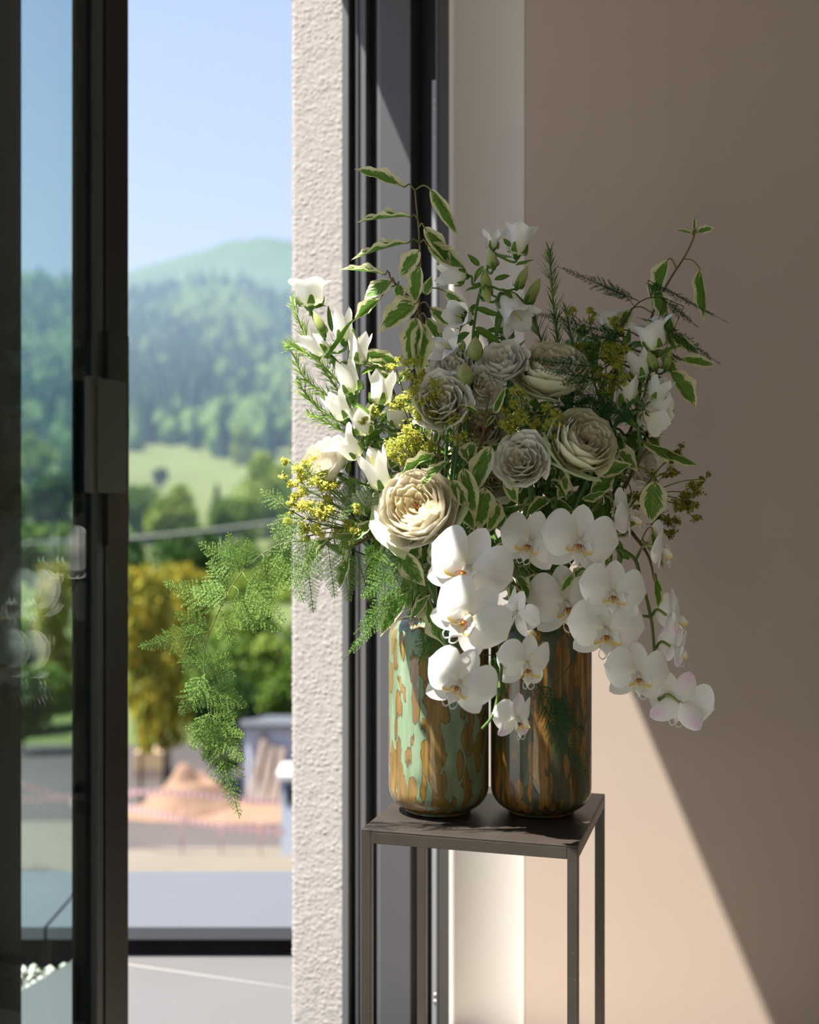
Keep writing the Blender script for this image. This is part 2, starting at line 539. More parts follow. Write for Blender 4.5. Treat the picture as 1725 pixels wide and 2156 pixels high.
# plaster strip; its curve is made up to shade it darker towards the frame
m = MB()
V, Fc = [], []
n = 14
for i in range(n + 1):
    k = i / n
    x = x_pl + (x_be - x_pl) * k
    y = -0.046 * (1 - k) ** 2.0
    V += [(x, y, 0.0), (x, y, CEIL)]
for i in range(n):
    Fc.append((2*i, 2*i+2, 2*i+3, 2*i+1))
V += [(x_pl, 0.3, 0), (x_pl, 0.3, CEIL)]
Fc.append((2*n+2, 0, 1, 2*n+3))
m.add(V, Fc)
struct('wall_reveal', m, M['white'], FM, 'narrow white plaster strip beside the dark door frame', 'wall')
lbox('trim_2', (x_be - 0.004, -0.0068, 0), (x_be + 0.001, 0.02, CEIL), M['white'], label='thin white edge strip where the plaster meets beige wall', cat='trim')
lbox('wall_right', (x_be + 0.001, -0.006, 0), (3.4, 0.3, CEIL), M['beige'], label='plain beige painted wall behind the flowers', cat='wall')
lbox('baseboard_right', (x_pl, -0.055, 0), (3.4, -0.006, 0.095), M['skirt'], label='dark brown skirting along the beige wall', cat='baseboard')
lbox('floor', (-0.13, YB_ - 0.2, -0.1), (3.4, 0.0, 0.0), M['floorm'], label='brown floor of the room', cat='floor')
lbox('ceiling', (xs, YB_ - 0.2, CEIL), (3.6, 0.3, CEIL + 0.2), M['ceil'], label='off white ceiling of the room', cat='ceiling')
lbox('wall_back', (xs, YB_ - 0.2, 0), (3.4, YB_, CEIL), M['iwhite'], label='white wall behind the camera', cat='wall')
lbox('wall_opposite', (3.4, YB_ - 0.2, 0), (3.6, 0.3, CEIL), M['iwhite'], label='white wall opposite the glass front', cat='wall')

# sliding doors: the near leaf stands open, a second one runs on the outer track
def leaf_door(name, yo, x1, w, stile, label, handle=False, th=0.030):
    h0, h1 = 0.03, LINT - 0.02
    x0 = x1 - th
    r = lbox(name, (x0, yo - stile, h0), (x1, yo, h1), M['alud'], label=label, cat='sliding door')
    def p(nm, a, b, mt, par=r):
        m = MB().box(a, b); m.smooth = False
        return struct(nm, m, mt, None, parent=par)
    p('stile', (x0, yo - w, h0), (x1, yo - w + stile, h1), M['alud'])
    p('rail', (x0, yo - w + stile, h0), (x1, yo - stile, h0 + 0.08), M['alud'])
    p('rail', (x0, yo - w + stile, h1 - 0.08), (x1, yo - stile, h1), M['alud'])
    p('glazing_bead', (x0, yo - stile - 0.0025, h0), (x0 + 0.003, yo - stile, h1), M['alul'])
    p('pane', (x0 + 0.004, yo - w + stile, h0 + 0.08), (x0 + 0.008, yo - stile, h1 - 0.08), M['pane'])
    p('pane', (x1 - 0.010, yo - w + stile, h0 + 0.08), (x1 - 0.006, yo - stile, h1 - 0.08), M['pane'])
    if handle:
        p('gasket', (x1 - 0.006, yo - stile - 0.003, h0), (x1 + 0.001, yo - stile + 0.008, h1), M['hand'])
        p('groove', (x1, yo - stile + 0.012, h0), (x1 + 0.0015, yo - stile + 0.022, h1), M['blackr'])
        zc0, zc1 = ZC + (1078 - 1040) / F * 1.30, ZC + (1078 - 812) / F * 1.30
        xb = x1 + 0.008
        p('handle_base', (x1, fsolve(xb, 228), zc0 - 0.055), (xb, fsolve(xb, 271.5), zc1 + 0.052), M['alud'])
        xh = x1 + 0.016
        p('handle', (xb, fsolve(xh, 206), zc0), (xh, fsolve(xh, 266), zc1), M['hand'])
        p('handle_edge', (xb, fsolve(xh, 192), zc0), (xh - 0.002, fsolve(xh, 206), zc1), M['alu'])
        p('handle_edge', (xb, fsolve(xh, 266), zc0), (xh - 0.002, fsolve(xh, 273), zc1), M['alud'])
    return r
XD = 0.024
y1 = fsolve(XD, 270); y0 = fsolve(XD, 206)
leaf_door('door_1', y1, XD, 1.75, y1 - y0, 'dark framed sliding glass door leaf with grey handle, pushed open', True)
leaf_door('door_2', fsolve(-0.057, 45), -0.057, 1.9, 0.10, 'dark door leaf on the outer track seen through the first pane')
lbox('trim_3', (xs, YB_ - 0.2, -0.06), (x_pl, 0.055, 0.012), M['alud'], label='dark threshold track of the sliding doors', cat='threshold')

# ------------------------------------------------------------------ terrace and yard
TZ = -0.02
ter = struct('terrace', MB().box((-0.945, -6, TZ - 0.25), (xo + 0.2, 0.65, TZ - 0.0012)), M['grout'], FM, 'grey stone tiled terrace outside the door', 'terrace')
for iy in range(12):
    for ix in range(1):
        y1 = 0.2915 + 0.62 - iy * 0.62
        y0 = y1 - 0.611
        if y0 > 0.62: continue
        m = MB().box((-0.945, y0, TZ - 0.03), (xo - 0.004 if y0 > -0.2 else xs, min(y1 - 0.002, 0.645), TZ)); m.smooth = False
        struct('tile', m, M['tile'], None, parent=ter)
gw = struct('garden_wall', MB().box((-7, 2.875, -3.2), (2.5, 3.26, 0.024)), M['riser'], None, 'low wall under the slate capping slabs, coloured dark as their overhang shade', 'garden wall')
for a, b in ((-6.9, -4.88), (-4.87, -2.88), (-2.87, -0.878), (-0.87, 1.12), (1.13, 2.5)):
    m = MB().box((a, 2.85, 0.024), (b, 3.29, 0.0535)); m.smooth = False
    struct('capping_slab', m, M['slab'], None, parent=gw)
# pebble bed left of the terrace
pb = MB()
for i in range(900):
    x, y = R.uniform(-1.45, -0.97), R.uniform(-0.9, 0.5)
    p = FM @ Vector((x, y, 0))
    if p.y > 2.86: continue
    s = R.uniform(0.008, 0.016)
    c = Vector((p.x, p.y, -0.05 + R.uniform(0, 0.012)))
    V = [c + Vector((s, 0, 0)), c + Vector((0, s, 0)), c + Vector((-s, 0, 0)), c + Vector((0, -s, 0)), c + Vector((0, 0, s * .7)), c + Vector((0, 0, -s * .7))]
    pb.add(V, [(0,1,4),(1,2,4),(2,3,4),(3,0,4),(1,0,5),(2,1,5),(3,2,5),(0,3,5)])
po = obj('pebbles', pb, M['pebble']); tag(po, 'pale pebbles along the edge of the terrace', 'pebbles', kind='stuff')
struct('ground', MB().box((-8, -9, -0.4), (-0.3, 2.875, -0.055)), M['pebble'], None, 'pale gravel bed around the terrace', 'ground')

YZ = -3.75
yard = struct('ground_yard', MB().box((-30, 3.3, YZ - 1), (14, 24.5, YZ)), M['asphalt'], None, 'grey asphalt yard beyond the terrace', 'yard')
def mound(name, cx, cy_, rx, ry, h, mat, label, cat, z=YZ, seed=0, n=26):
    m = MB(); V, Fc = [], []
    for i in range(n + 1):
        for j in range(n + 1):
            a, b = -1 + 2*i/n, -1 + 2*j/n
            rr = math.hypot(a, b)
            k = max(0, 1 - rr)
            hh = h * (k ** 0.8) * (1 + 0.5 * noise.noise((a * 2.5 + seed, b * 2.5, seed))) if rr < 1 else -0.05
            V.append((cx + a * rx, cy_ + b * ry, z + hh))
    for i in range(n):
        for j in range(n):
            q = i * (n + 1) + j
            Fc.append((q, q + n + 1, q + n + 2, q + 1))
    m.add(V, Fc)
    return struct(name, m, mat, None, label, cat)
mound('ground_sand', -2.6, 16.3, 2.6, 0.75, 0.07, M['sandp'], 'pale sand strip just behind the slate capping', 'sand', seed=2)
mound('ground_sand', -5.6, 17.2, 1.5, 1.3, 0.05, M['sandp'], 'pale dusty patch of yard seen through the glass', 'sand', seed=7)
s = mound('sand_pile', -3.55, 19.15, 0.82, 0.72, 0.70, M['sando'], 'orange sand pile in front of the green bushes', 'sand pile', seed=5)
s['kind'] = 'thing'
mound('sand_spread', -2.6, 19.0, 2.4, 0.75, 0.10, M['sando'], 'flat orange sand spread out before the shed', 'sand', seed=9)

# shed with boards leaning on it
D = 19.5
p0, p1 = P(512, 1690, D), P(760, 1690, D)
shed = thing('shed', (p0.x + 1, D, YZ), 'pale blue corrugated metal shed with dark roof edge, half hidden by the stucco wall', 'shed')
m = MB(); m.smooth = False
x0, x1 = p0.x, p1.x
zt = P(512, 1532, D).z
k = int((x1 - x0) / 0.06)
V = []
for i in range(k + 1):
    x = x0 + (x1 - x0) * i / k
    y = D + (0.018 if i % 2 else 0)
    V += [(x, y, YZ), (x, y, zt)]
m.add(V, [(2*i, 2*i+2, 2*i+3, 2*i+1) for i in range(k)])
m.add([(x0, D, YZ), (x0, D, zt), (x0, D + 0.7, zt), (x0, D + 0.7, YZ)], [(0, 1, 2, 3)])
obj('wall_sheet', m, M['shed'], shed)
m = MB().box((x0 - 0.06, D - 0.1, zt), (x1, D + 0.75, zt + 0.07)); m.smooth = False
obj('roof', m, M['roofd'], shed)
for i, (pa, pb_, w, h, lab) in enumerate((
        (528, 556, .10, 1545, 'leftmost and longest weathered board leaning on the blue shed'), (544, 562, .09, 1578, 'second weathered board from the left leaning on the blue shed'),
        (556, 570, .11, 1566, 'third weathered board from the left leaning on the blue shed'), (568, 580, .10, 1592, 'short weathered board, fourth from the left on the blue shed'),
        (580, 592, .11, 1570, 'fifth weathered board from the left leaning on the blue shed'), (594, 600, .10, 1600, 'last weathered board before the grey cabinet at the blue shed'))):
    a = P(pa - 6, 1690, D - 0.45); a.z = YZ
    b = P(pb_ + 2, h, D - 0.03)
    dv = (b - a).normalized(); sd = Vector((1, 0, 0)); nn = dv.cross(sd).normalized()
    m = MB(); m.smooth = False
    V = []
    for q in (a, b):
        for sx, sn in ((-1, -1), (1, -1), (1, 1), (-1, 1)):
            V.append(q + sd * sx * w / 2 + nn * sn * 0.012)
    m.add(V, [(0,1,2,3),(7,6,5,4),(0,4,5,1),(1,5,6,2),(2,6,7,3),(3,7,4,0)])
    tag(obj('wooden_board', m, M['plank']), lab, 'board', 'boards leaning on the shed')
# pale cabinet at the right edge of the yard
d = 16.4
a, b = P(592, 1815, d), P(700, 1640, d)
cab = thing('site_cabinet', (a.x + .4, d, YZ), 'pale grey site cabinet standing beside the stucco wall edge', 'cabinet')
m = MB().box((a.x, d, YZ), (b.x, d + 0.7, b.z)); m.smooth = False
obj('body', m, M['shed'], cab)
m = MB().box((a.x - 0.06, d - 0.06, b.z), (b.x + 0.05, d + 0.75, b.z + 0.07)); m.smooth = False
obj('lid', m, M['tapew'], cab)
m = MB().box((a.x + 0.05, d - 0.012, b.z - 0.35), (b.x - 0.05, d, b.z - 0.06)); m.smooth = False
obj('door_panel', m, M['roofd'], cab)
# crate of boards
d = 21.6
a, b = P(288, 1612, d), P(356, 1578, d)
cr = thing('board_pallet', (a.x, d, a.z), 'small pallet of fresh yellow boards beneath the golden bush', 'pallet')
zz = YZ
m = MB().box((a.x, d - .3, YZ), (b.x, d + .3, a.z)); m.smooth = False
obj('base', m, M['plank'], cr)
for i in range(4):
    hh = (b.z - a.z) / 4
    m = MB().box((a.x + R.uniform(-.03, .03), d - .3, a.z + i * hh + 0.006), (b.x + R.uniform(-.03, .03), d + .3, a.z + (i + 1) * hh)); m.smooth = False
    obj('board', m, M['plankl'], cr)
# barrier tape and its poles
def tape(pts, label, h=0.07):
    pts = [Vector(q) for q in pts]
    t = thing('barrier_tape', pts[0], label, 'barrier tape', 'red and white barrier tapes in the yard')
    m = MB(); m.smooth = False
    path = spl(pts, 16)
    V, Fc = [], []
    for q in path:
        V += [q + Vector((0, 0, -h/2)), q + Vector((0, 0, h/2)), q + Vector((0, 0.004, h/2)), q + Vector((0, 0.004, -h/2))]
    for i in range(len(path) - 1):
        for j in range(4):
            Fc.append((4*i+j, 4*i+(j+1) % 4, 4*i+4+(j+1) % 4, 4*i+4+j))
    m.add(V, Fc)
    me = m.mesh('tape', False)
    me.materials.append(M['tapew']); me.materials.append(M['taper'])
    for i, p in enumerate(me.polygons):
        p.material_index = (i // 4) % 2
    obj('tape', me, None, t)
tape([P(150, 1690, 17.2), P(262, 1700, 16.8), P(350, 1718, 16.5), P(450, 1738, 16.4), P(598, 1752, 16.4)], 'nearer red and white barrier tape sagging across the yard')
tape([P(40, 1652, 18.6), P(165, 1682, 18.6), P(285, 1668, 18.3), P(400, 1672, 18.2), P(505, 1684, 18.2), P(600, 1690, 18.2)], 'farther red and white barrier tape in front of orange sand')
tape([P(20, 1684, 18), P(100, 1684, 18), P(166, 1678, 18)], 'short barrier tape seen only through the glass door')
for px, py, d in ((382, 1726, 16.42), (465, 1740, 16.38), (548, 1748, 16.38)):
    top = P(px, py - 25, d)
    m = MB().tube([(top.x, d + .02, YZ), (top.x, d + .02, top.z)], 0.010, 8)
    o = obj('marker_pole', m, M['pole'])
    tag(o, {382: 'thickest salmon marker pole holding the nearer tape, left of the others', 465: 'middle one of the salmon marker poles in the yard', 548: 'salmon marker pole closest to the pale grey cabinet'}[px], 'pole', 'salmon marker poles')
cb = MB().tube(spl([P(-400, 1180, 24), P(45, 1146, 24), P(270, 1134, 24), P(600, 1098, 24), P(1100, 1030, 24)], 8), 0.035, 6)
tag(obj('overhead_cable', cb, M['cable']), 'grey cable strung across in front of the trees', 'cable')

# ------------------------------------------------------------------ hills
def interp(x, xs_, ys_):
    return float(np.interp(x, xs_, ys_))
RID = ([-900, -200, 45, 160, 270, 440, 520, 615, 900, 1500], [560, 600, 590, 612, 640, 600, 612, 650, 690, 640])
PRO = ([20, 24, 45, 120, 200, 300, 420], [1420, 1400, 1350, 1180, 1110, 1045, 965])
def ground_py(px, d):
    if d <= 420:
        return interp(d, *PRO)
    k = (d - 420) / (900 - 420)
    top = interp(px, *RID)
    if k <= 1:
        return 965 + (top - 965) * (k ** 0.85)
    return top
def terrain():
    m = MB(); V, Fc, C = [], [], []
    ds = [24, 30, 38, 48, 60, 80, 100, 120, 150, 180, 210, 250, 300, 340, 380, 420, 470, 520, 580, 640, 700, 760, 820, 880, 900, 960, 1050]
    pxs = list(range(-900, 1501, 60))
    for d in ds:
        for px in pxs:
            y = ground_py(px, d)
            z = P(px, y, d).z
            if d > 900: z = P(px, interp(px, *RID), 900).z - (d - 900) * 0.5
            if d <= 48: z = interp(d, [24, 30, 38, 48], [-3.85, -3.5, -3.1, -2.7])
            p = P(px, 0, d)
            V.append((p.x, d, z + noise.noise((p.x * .02, d * .02, 1)) * d * 0.006))
            C.append((1, 1, 1))
    n = len(pxs)
    for i in range(len(ds) - 1):
        for j in range(n - 1):
            Fc.append((i*n+j, i*n+j+1, (i+1)*n+j+1, (i+1)*n+j))
    return m.add(V, Fc, C)
struct('terrain', terrain(), M['grass'], None, 'grassy valley slope rising to wooded hills', 'hillside')
def ridge(name, d, pts, depth, mat, label):
    m = MB(); V, Fc = [], []
    xs_, ys_ = zip(*pts)
    pxs = list(range(-900, 1501, 24)); rows = 12
    for i in range(rows + 1):
        k = i / rows
        for px in pxs:
            top = P(px, interp(px, xs_, ys_) + 6 * noise.noise((px * .02, 3, 1)) , d).z
            p = P(px, 0, d + depth * (k - 1))
            z = top * (1 - (1 - k) ** 1.6) + noise.noise((px * .03, k * 6, 2)) * 9 * (1 - k)
            V.append((p.x, p.y, z))
    n = len(pxs)
    for px in pxs:
        p = P(px, 0, d + 200); V.append((p.x, p.y, 0))
    for i in range(rows + 1):
        for j in range(n - 1):
            Fc.append((i*n+j, i*n+j+1, (i+1)*n+j+1, (i+1)*n+j))
    return struct(name, m.add(V, Fc), mat, None, label, 'mountain')
ridge('mountain', 1700, [(-900, 500), (-200, 560), (45, 588), (160, 585), (270, 576), (350, 556), (430, 532), (490, 514), (545, 506), (600, 512), (700, 540), (1500, 600)], 650, M['hill'], 'hazy blue green mountain with a rounded summit under the sky')

# forest on the far slope: nobody can count it
def forest():
    V, Fc, C = [], [], []
    rr = random.Random(5)
    for i in range(5200):
        d = 425 + 480 * rr.random() ** 0.8
        px = rr.uniform(-800, 1200)
        gx = P(px, 0, d).x
        patch = noise.noise((gx * .012, d * .010, 3))
        con = patch + rr.uniform(-.3, .3) > 0.08
        base = P(px, ground_py(px, d), d)
        if con:
            h, w = rr.uniform(13, 21), rr.uniform(2.6, 4.0)
            g = rr.uniform(0.7, 1.2)
            c = (0.028 * g, 0.085 * g, 0.036 * g)
            ring = [(0.0, 1.0), (0.35, 0.85), (0.7, 0.42), (1.0, 0.0)]
        else:
            h, w = rr.uniform(8, 13), rr.uniform(4, 6)
            g = rr.uniform(0.8, 1.35)
            c = (0.11 * g, 0.20 * g, 0.045 * g)
            ring = [(0.05, 0.5), (0.35, 1.0), (0.7, 0.85), (1.0, 0.0)]
        b = len(V); n = 6
        for (zz, r) in ring:
            for j in range(n):
                a = 2 * math.pi * j / n + rr.random()
                q = r * w * rr.uniform(.75, 1.15)
                V.append((base.x + q * math.cos(a), base.y + q * math.sin(a), base.z + h * (zz + rr.uniform(-.04, .04)) - 1)); C.append(c)
        for k in range(len(ring) - 1):
            for j in range(n):
                Fc.append((b + k*n + j, b + k*n + (j+1) % n, b + (k+1)*n + (j+1) % n, b + (k+1)*n + j))
    m = MB(); m.v = V; m.f = Fc; m.c = C; m.p = [(0, 0, 0)] * len(V)
    return m
tag(obj('forest', forest(), M['tree']), 'mixed conifer and broadleaf forest covering the far hillside', 'forest', kind='stuff')

# trees that can be told apart
def crown_mesh(name, rx, rz, n, leaf, cols, seed, lumps=9, cone=False):
    rr = random.Random(seed)
    m = MB()
    cs = []
    for i in range(lumps):
        a = rr.uniform(0, 6.28); q = rr.uniform(.15, .62); z = rr.uniform(-.6, .7)
        cs.append((q * math.cos(a) * (1 - .35 * abs(z)), q * math.sin(a) * (1 - .35 * abs(z)), z, rr.uniform(.28, .48)))
    V, Fc, C = [], [], []
    for i in range(n):
        if cone:
            z = 1 - 2 * math.sqrt(rr.random()); a = rr.uniform(0, 6.28); q = (1 - z) / 2 * rr.uniform(.6, 1.05) * (0.8 + .3 * math.sin(z * 22))
            p = Vector((q * math.cos(a), q * math.sin(a), z))
        else:
            cx, cy_, cz, r = rr.choice(cs)
            dv = Vector((rr.gauss(0, 1), rr.gauss(0, 1), rr.gauss(0, 1))).normalized()
            p = Vector((cx, cy_, cz)) + dv * r * rr.uniform(.75, 1.05)
        p = Vector((p.x * rx, p.y * rx, p.z * rz))
        nn = Vector((rr.gauss(0, 1), rr.gauss(0, 1), rr.gauss(0, 1) + .6)).normalized()
        a = nn.orthogonal().normalized(); b = nn.cross(a)
        s = leaf * rr.uniform(.6, 1.3)
        k = len(V)
        V += [p - a * s, p - b * s * .55, p + a * s, p + b * s * .55]
        c = rr.choice(cols); g = rr.uniform(.75, 1.25)
        C += [(c[0] * g, c[1] * g, c[2] * g)] * 4
        Fc.append((k, k + 1, k + 2, k + 3))
    m.v, m.f, m.c, m.p = V, Fc, C, [(0, 0, 0)] * len(V)
    return m.mesh(name, False)
GOLD = [(0.50, 0.45, 0.05), (0.42, 0.42, 0.06), (0.34, 0.38, 0.06), (0.52, 0.40, 0.05)]
MIDG = [(0.14, 0.25, 0.04), (0.20, 0.31, 0.05), (0.10, 0.20, 0.035)]
BRIG = [(0.26, 0.38, 0.06), (0.20, 0.32, 0.05), (0.32, 0.40, 0.07)]
DARK = [(0.045, 0.11, 0.02), (0.07, 0.15, 0.03), (0.03, 0.08, 0.02)]
CR = {'gold': crown_mesh('crown', 1, 1, 2600, .085, GOLD, 1, 12), 'mid': crown_mesh('crown', 1, 1, 2200, .11, MIDG, 2, 12),
      'bright': crown_mesh('crown', 1, 1, 2200, .11, BRIG, 3, 12), 'dark': crown_mesh('crown', 1, 1, 2400, .10, DARK, 4, 12),
      'conifer': crown_mesh('crown', 1, 1, 1800, .13, DARK, 6, 1, True)}
TRK = MB().tube([(0, 0, -1.6), (0.03, 0, -.6), (0, 0.02, .5)], [.07, .055, .02], 7).mesh('trunk')
TREES = []
def tree(px, ptop, pbot, wpx, d, kind, label, name='tree', trunk=None):
    if trunk is None:
        d *= (1.0, 1.13, 0.9, 1.22)[len(TREES) % 4]
    TREES.append(d)
    c = P(px, (ptop + pbot) / 2, d)
    rx = wpx / 2 * d / F * 1.1; rz = (pbot - ptop) / 2 * d / F * 1.06
    t = thing(name, (c.x, d, c.z - rz), label, 'tree' if name != 'shrub' else 'shrub', 'trees and shrubs beyond the terrace')
    rot = Matrix.Rotation(R.uniform(0, 6.28), 4, 'Z')
    obj('crown', CR[kind], M['tree'], t, Matrix.Translation(c) @ Matrix.Diagonal((rx, rx, rz, 1)) @ rot)
    tw = trunk or rx * .9
    obj('trunk', TRK, M['bark'], t, Matrix.Translation(c) @ Matrix.Diagonal((tw, tw, rz, 1)))
tree(296, 1195, 1600, 150, 19.6, 'gold', 'young golden leaved tree standing by the dark door frame', trunk=0.45)
tree(385, 1190, 1560, 150, 24, 'gold', 'golden green bush to the right of the young golden tree', 'shrub')
tree(345, 1330, 1590, 130, 23, 'gold', 'low golden shrub above the pallet of boards', 'shrub')
tree(120, 1190, 1570, 130, 24, 'gold', 'golden bush seen through the sliding door glass', 'shrub')
tree(45, 1420, 1575, 110, 23.5, 'dark', 'dark green shrub at the foot of the golden bush, seen through glass', 'shrub')
tree(170, 1400, 1585, 110, 25, 'mid', 'green shrub half hidden behind the door stile', 'shrub')
tree(470, 1430, 1650, 170, 22.5, 'dark', 'dark green bush beside the orange sand pile', 'shrub')
tree(400, 1450, 1620, 130, 23, 'dark', 'dark bush behind the pallet of boards', 'shrub')
tree(590, 1370, 1560, 190, 26, 'mid', 'mid green bush above the shed roof', 'shrub')
tree(700, 1300, 1560, 220, 26, 'dark', 'dark bush hidden mostly behind the stucco wall', 'shrub')
tree(520, 1265, 1450, 200, 38, 'bright', 'bright yellow green bush on the bank behind the hanging fern', 'shrub')
tree(620, 1240, 1420, 180, 42, 'bright', 'bright green bush on the bank next to the stucco edge', 'shrub')
tree(440, 1280, 1440, 140, 44, 'bright', 'light green bush between the golden bush and the bank', 'shrub')
tree(470, 1330, 1540, 160, 25.6, 'mid', 'leafy green bush just behind the sand pile top', 'shrub', trunk=0.5)
tree(566, 1345, 1540, 160, 25.9, 'bright', 'yellow green bush rising right behind the shed roof', 'shrub', trunk=0.5)
tree(650, 1330, 1540, 150, 25.4, 'mid', 'green bush mostly hidden behind the stucco edge above the shed', 'shrub', trunk=0.5)
tree(80, 1390, 1570, 160, 25.8, 'mid', 'green bush at yard level seen through the glass', 'shrub', trunk=0.5)
tree(545, 1330, 1490, 170, 33, 'bright', 'light green bush just above the shed on the bank', 'shrub')
tree(625, 1410, 1560, 170, 28, 'mid', 'green bush squeezed between shed roof and stucco edge', 'shrub')
tree(445, 1340, 1500, 150, 31, 'mid', 'green bush filling the gap right of the golden bush', 'shrub')
tree(535, 1440, 1570, 170, 27, 'dark', 'dark low bush directly behind the shed', 'shrub')
tree(95, 1330, 1490, 190, 33, 'bright', 'light green bush seen through the glass behind the golden bush', 'shrub')
tree(20, 1290, 1470, 170, 36, 'mid', 'green bush at the left end of the view through the glass', 'shrub')
tree(455, 1200, 1340, 150, 52, 'mid', 'green tree between the golden bush and the hanging fern', 'tree')
tree(565, 1190, 1330, 160, 55, 'bright', 'light green tree behind the hanging fern near the stucco edge', 'tree')
tree(250, 1120, 1330, 200, 60, 'dark', 'dark tree behind the golden bushes', 'tree')
tree(390, 1110, 1300, 170, 70, 'dark', 'dark green tree below the overhead cable', 'tree')
tree(510, 1130, 1300, 170, 75, 'mid', 'mid green tree below the overhead cable near the fern', 'tree')
tree(620, 1110, 1290, 170, 75, 'dark', 'dark tree below the cable next to the stucco edge', 'tree')
tree(90, 1090, 1290, 190, 65, 'mid', 'mid green tree seen through the glass below the cable', 'tree')
tree(-60, 1080, 1300, 220, 65, 'dark', 'dark tree at the far left seen through the glass', 'tree')
tree(300, 1010, 1170, 150, 130, 'mid', 'green tree above the cable next to the door handle', 'tree')
tree(375, 1030, 1180, 130, 130, 'bright', 'light green tree above the middle of the cable', 'tree')
tree(457, 1020, 1140, 60, 140, 'conifer', 'dark pointed conifer standing above the cable', 'tree')
tree(495, 1040, 1160, 110, 135, 'mid', 'green tree right of the pointed conifer', 'tree')
tree(565, 965, 1140, 150, 140, 'bright', 'round bright green tree at the edge of the meadow', 'tree')
tree(640, 1000, 1150, 130, 140, 'mid', 'green tree partly behind the stucco wall edge', 'tree')
tree(105, 1000, 1160, 150, 130, 'dark', 'dark tree seen through the glass above the cable', 'tree')
tree(20, 1010, 1160, 130, 130, 'mid', 'green tree at the left frame of the glass', 'tree')
tree(505, 905, 1010, 60, 330, 'bright', 'slim pale tree at the forest edge above the meadow', 'tree')
tree(336, 985, 1030, 40, 330, 'dark', 'small lone dark tree standing on the meadow', 'tree')
tree(150, 930, 1040, 90, 320, 'mid', 'green tree on the meadow seen through the glass', 'tree')
tree(70, 920, 1040, 100, 320, 'bright', 'light green tree on the meadow seen through the left pane', 'tree')

# haze in the valley air
t = NT('haze')
vsn = t.n('VolumeScatter'); vsn.inputs['Color'].default_value = (0.48, 0.70, 1.0, 1); vsn.inputs['Density'].default_value = 0.00060; vsn.inputs['Anisotropy'].default_value = 0.3
t.l(vsn.outputs[0], t.o.inputs['Volume'])
hz = obj('haze', MB().box((-1600, 60, -60), (1600, 2200, 210)), t.m)
tag(hz, 'thin bluish haze lying over the valley and hills', 'haze', kind='stuff')

# ------------------------------------------------------------------ pedestal table
TA = math.radians(-16.1)
TB = Vector((0.119, 1.751, 0))
TT = ZC - 0.44                       # table top height
TM = Matrix.Translation(TB) @ Matrix.Rotation(TA, 4, 'Z')
tbl = thing('pedestal_table', (TB.x, TB.y, 0), 'slim dark bronze metal pedestal table carrying both vases', 'table')
hs, lg = 0.1505, 0.0142
def tpart(nm, a, b):
    m = MB(); m.smooth = False
    V0 = MB().box(a, b)
    m.add(V0.v, V0.f)
    o = obj(nm, m, M['table'], tbl, TM)
    bv = o.modifiers.new('bevel', 'BEVEL'); bv.width = 0.0008; bv.segments = 2
    return o
tpart('top', (-hs, -hs, TT - 0.003), (hs, hs, TT))
for sx in (-1, 1):
    for sy in (-1, 1):
        x0, y0 = (hs - lg if sx > 0 else -hs), (hs - lg if sy > 0 else -hs)
        tpart('leg', (x0, y0, 0.0), (x0 + lg, y0 + lg, TT - 0.0031))
for s_ in (-1, 1):
    y0 = hs - lg if s_ > 0 else -hs
    tpart('rail', (-hs + lg, y0, TT - 0.019), (hs - lg, y0 + lg, TT - 0.0031))
    tpart('rail', (y0, -hs + lg, TT - 0.019), (y0 + lg, hs - lg, TT - 0.0031))

# ------------------------------------------------------------------ vases
def vase(cx, cyy, mat, label, r=0.074, h=0.286):
    t = thing('glass_vase', (cx, cyy, TT), label, 'vase', 'pair of glass vases')
    m = MB()
    out_p = [(0.0, 0.001), (0.046, 0.0008), (0.050, 0.003)]
    rb = 0.034
    for i in range(1, 9):
        a = math.pi / 2 * i / 8
        out_p.append((r - rb + 0.004 + (rb - 0.004) * math.sin(a) if False else r - rb * (1 - math.sin(a)), 0.004 + rb * (1 - math.cos(a))))
    for z in (0.08, 0.13, 0.18, 0.22):
        out_p.append((r, z))
    rt = 0.030
    for i in range(0, 9):
        a = math.pi / 2 * i / 8
        out_p.append((r - rt * (1 - math.cos(a)), h - rt + rt * math.sin(a)))
    out_p += [(0.042, h + 0.001), (0.0395, h + 0.004), (0.036, h + 0.002)]
    inn = [(0.038, h - 0.004), (r - 0.012, h - 0.03), (r - 0.006, 0.2), (r - 0.006, 0.06), (r - 0.02, 0.02), (0.0, 0.012)]
    m.lathe(out_p, 64)
    m.lathe(inn, 48)
    obj('body', m, mat, t, Matrix.Translation((cx, cyy, TT)))
    return Vector((cx, cyy, TT + h))
V1 = vase(0.043, 1.752, M['vase1'], 'mint green vase with brown flakes standing on the left of the table')
V2 = vase(0.1935, 1.747, M['vase2'], 'darker olive and amber vase standing on the right of the table')

# ------------------------------------------------------------------ flower builders
def stem_to(vase_top, *pts):
    """a curve out of a vase mouth through the points"""
    a = Vector(vase_top) + Vector((R.uniform(-.018, .018), R.uniform(-.018, .018), -0.12))
    b = Vector(vase_top) + Vector((R.uniform(-.015, .015), R.uniform(-.015, .015), 0.02))
    return spl([a, b] + [Vector(p) for p in pts], 5)

WHT = (0.88, 0.87, 0.845)
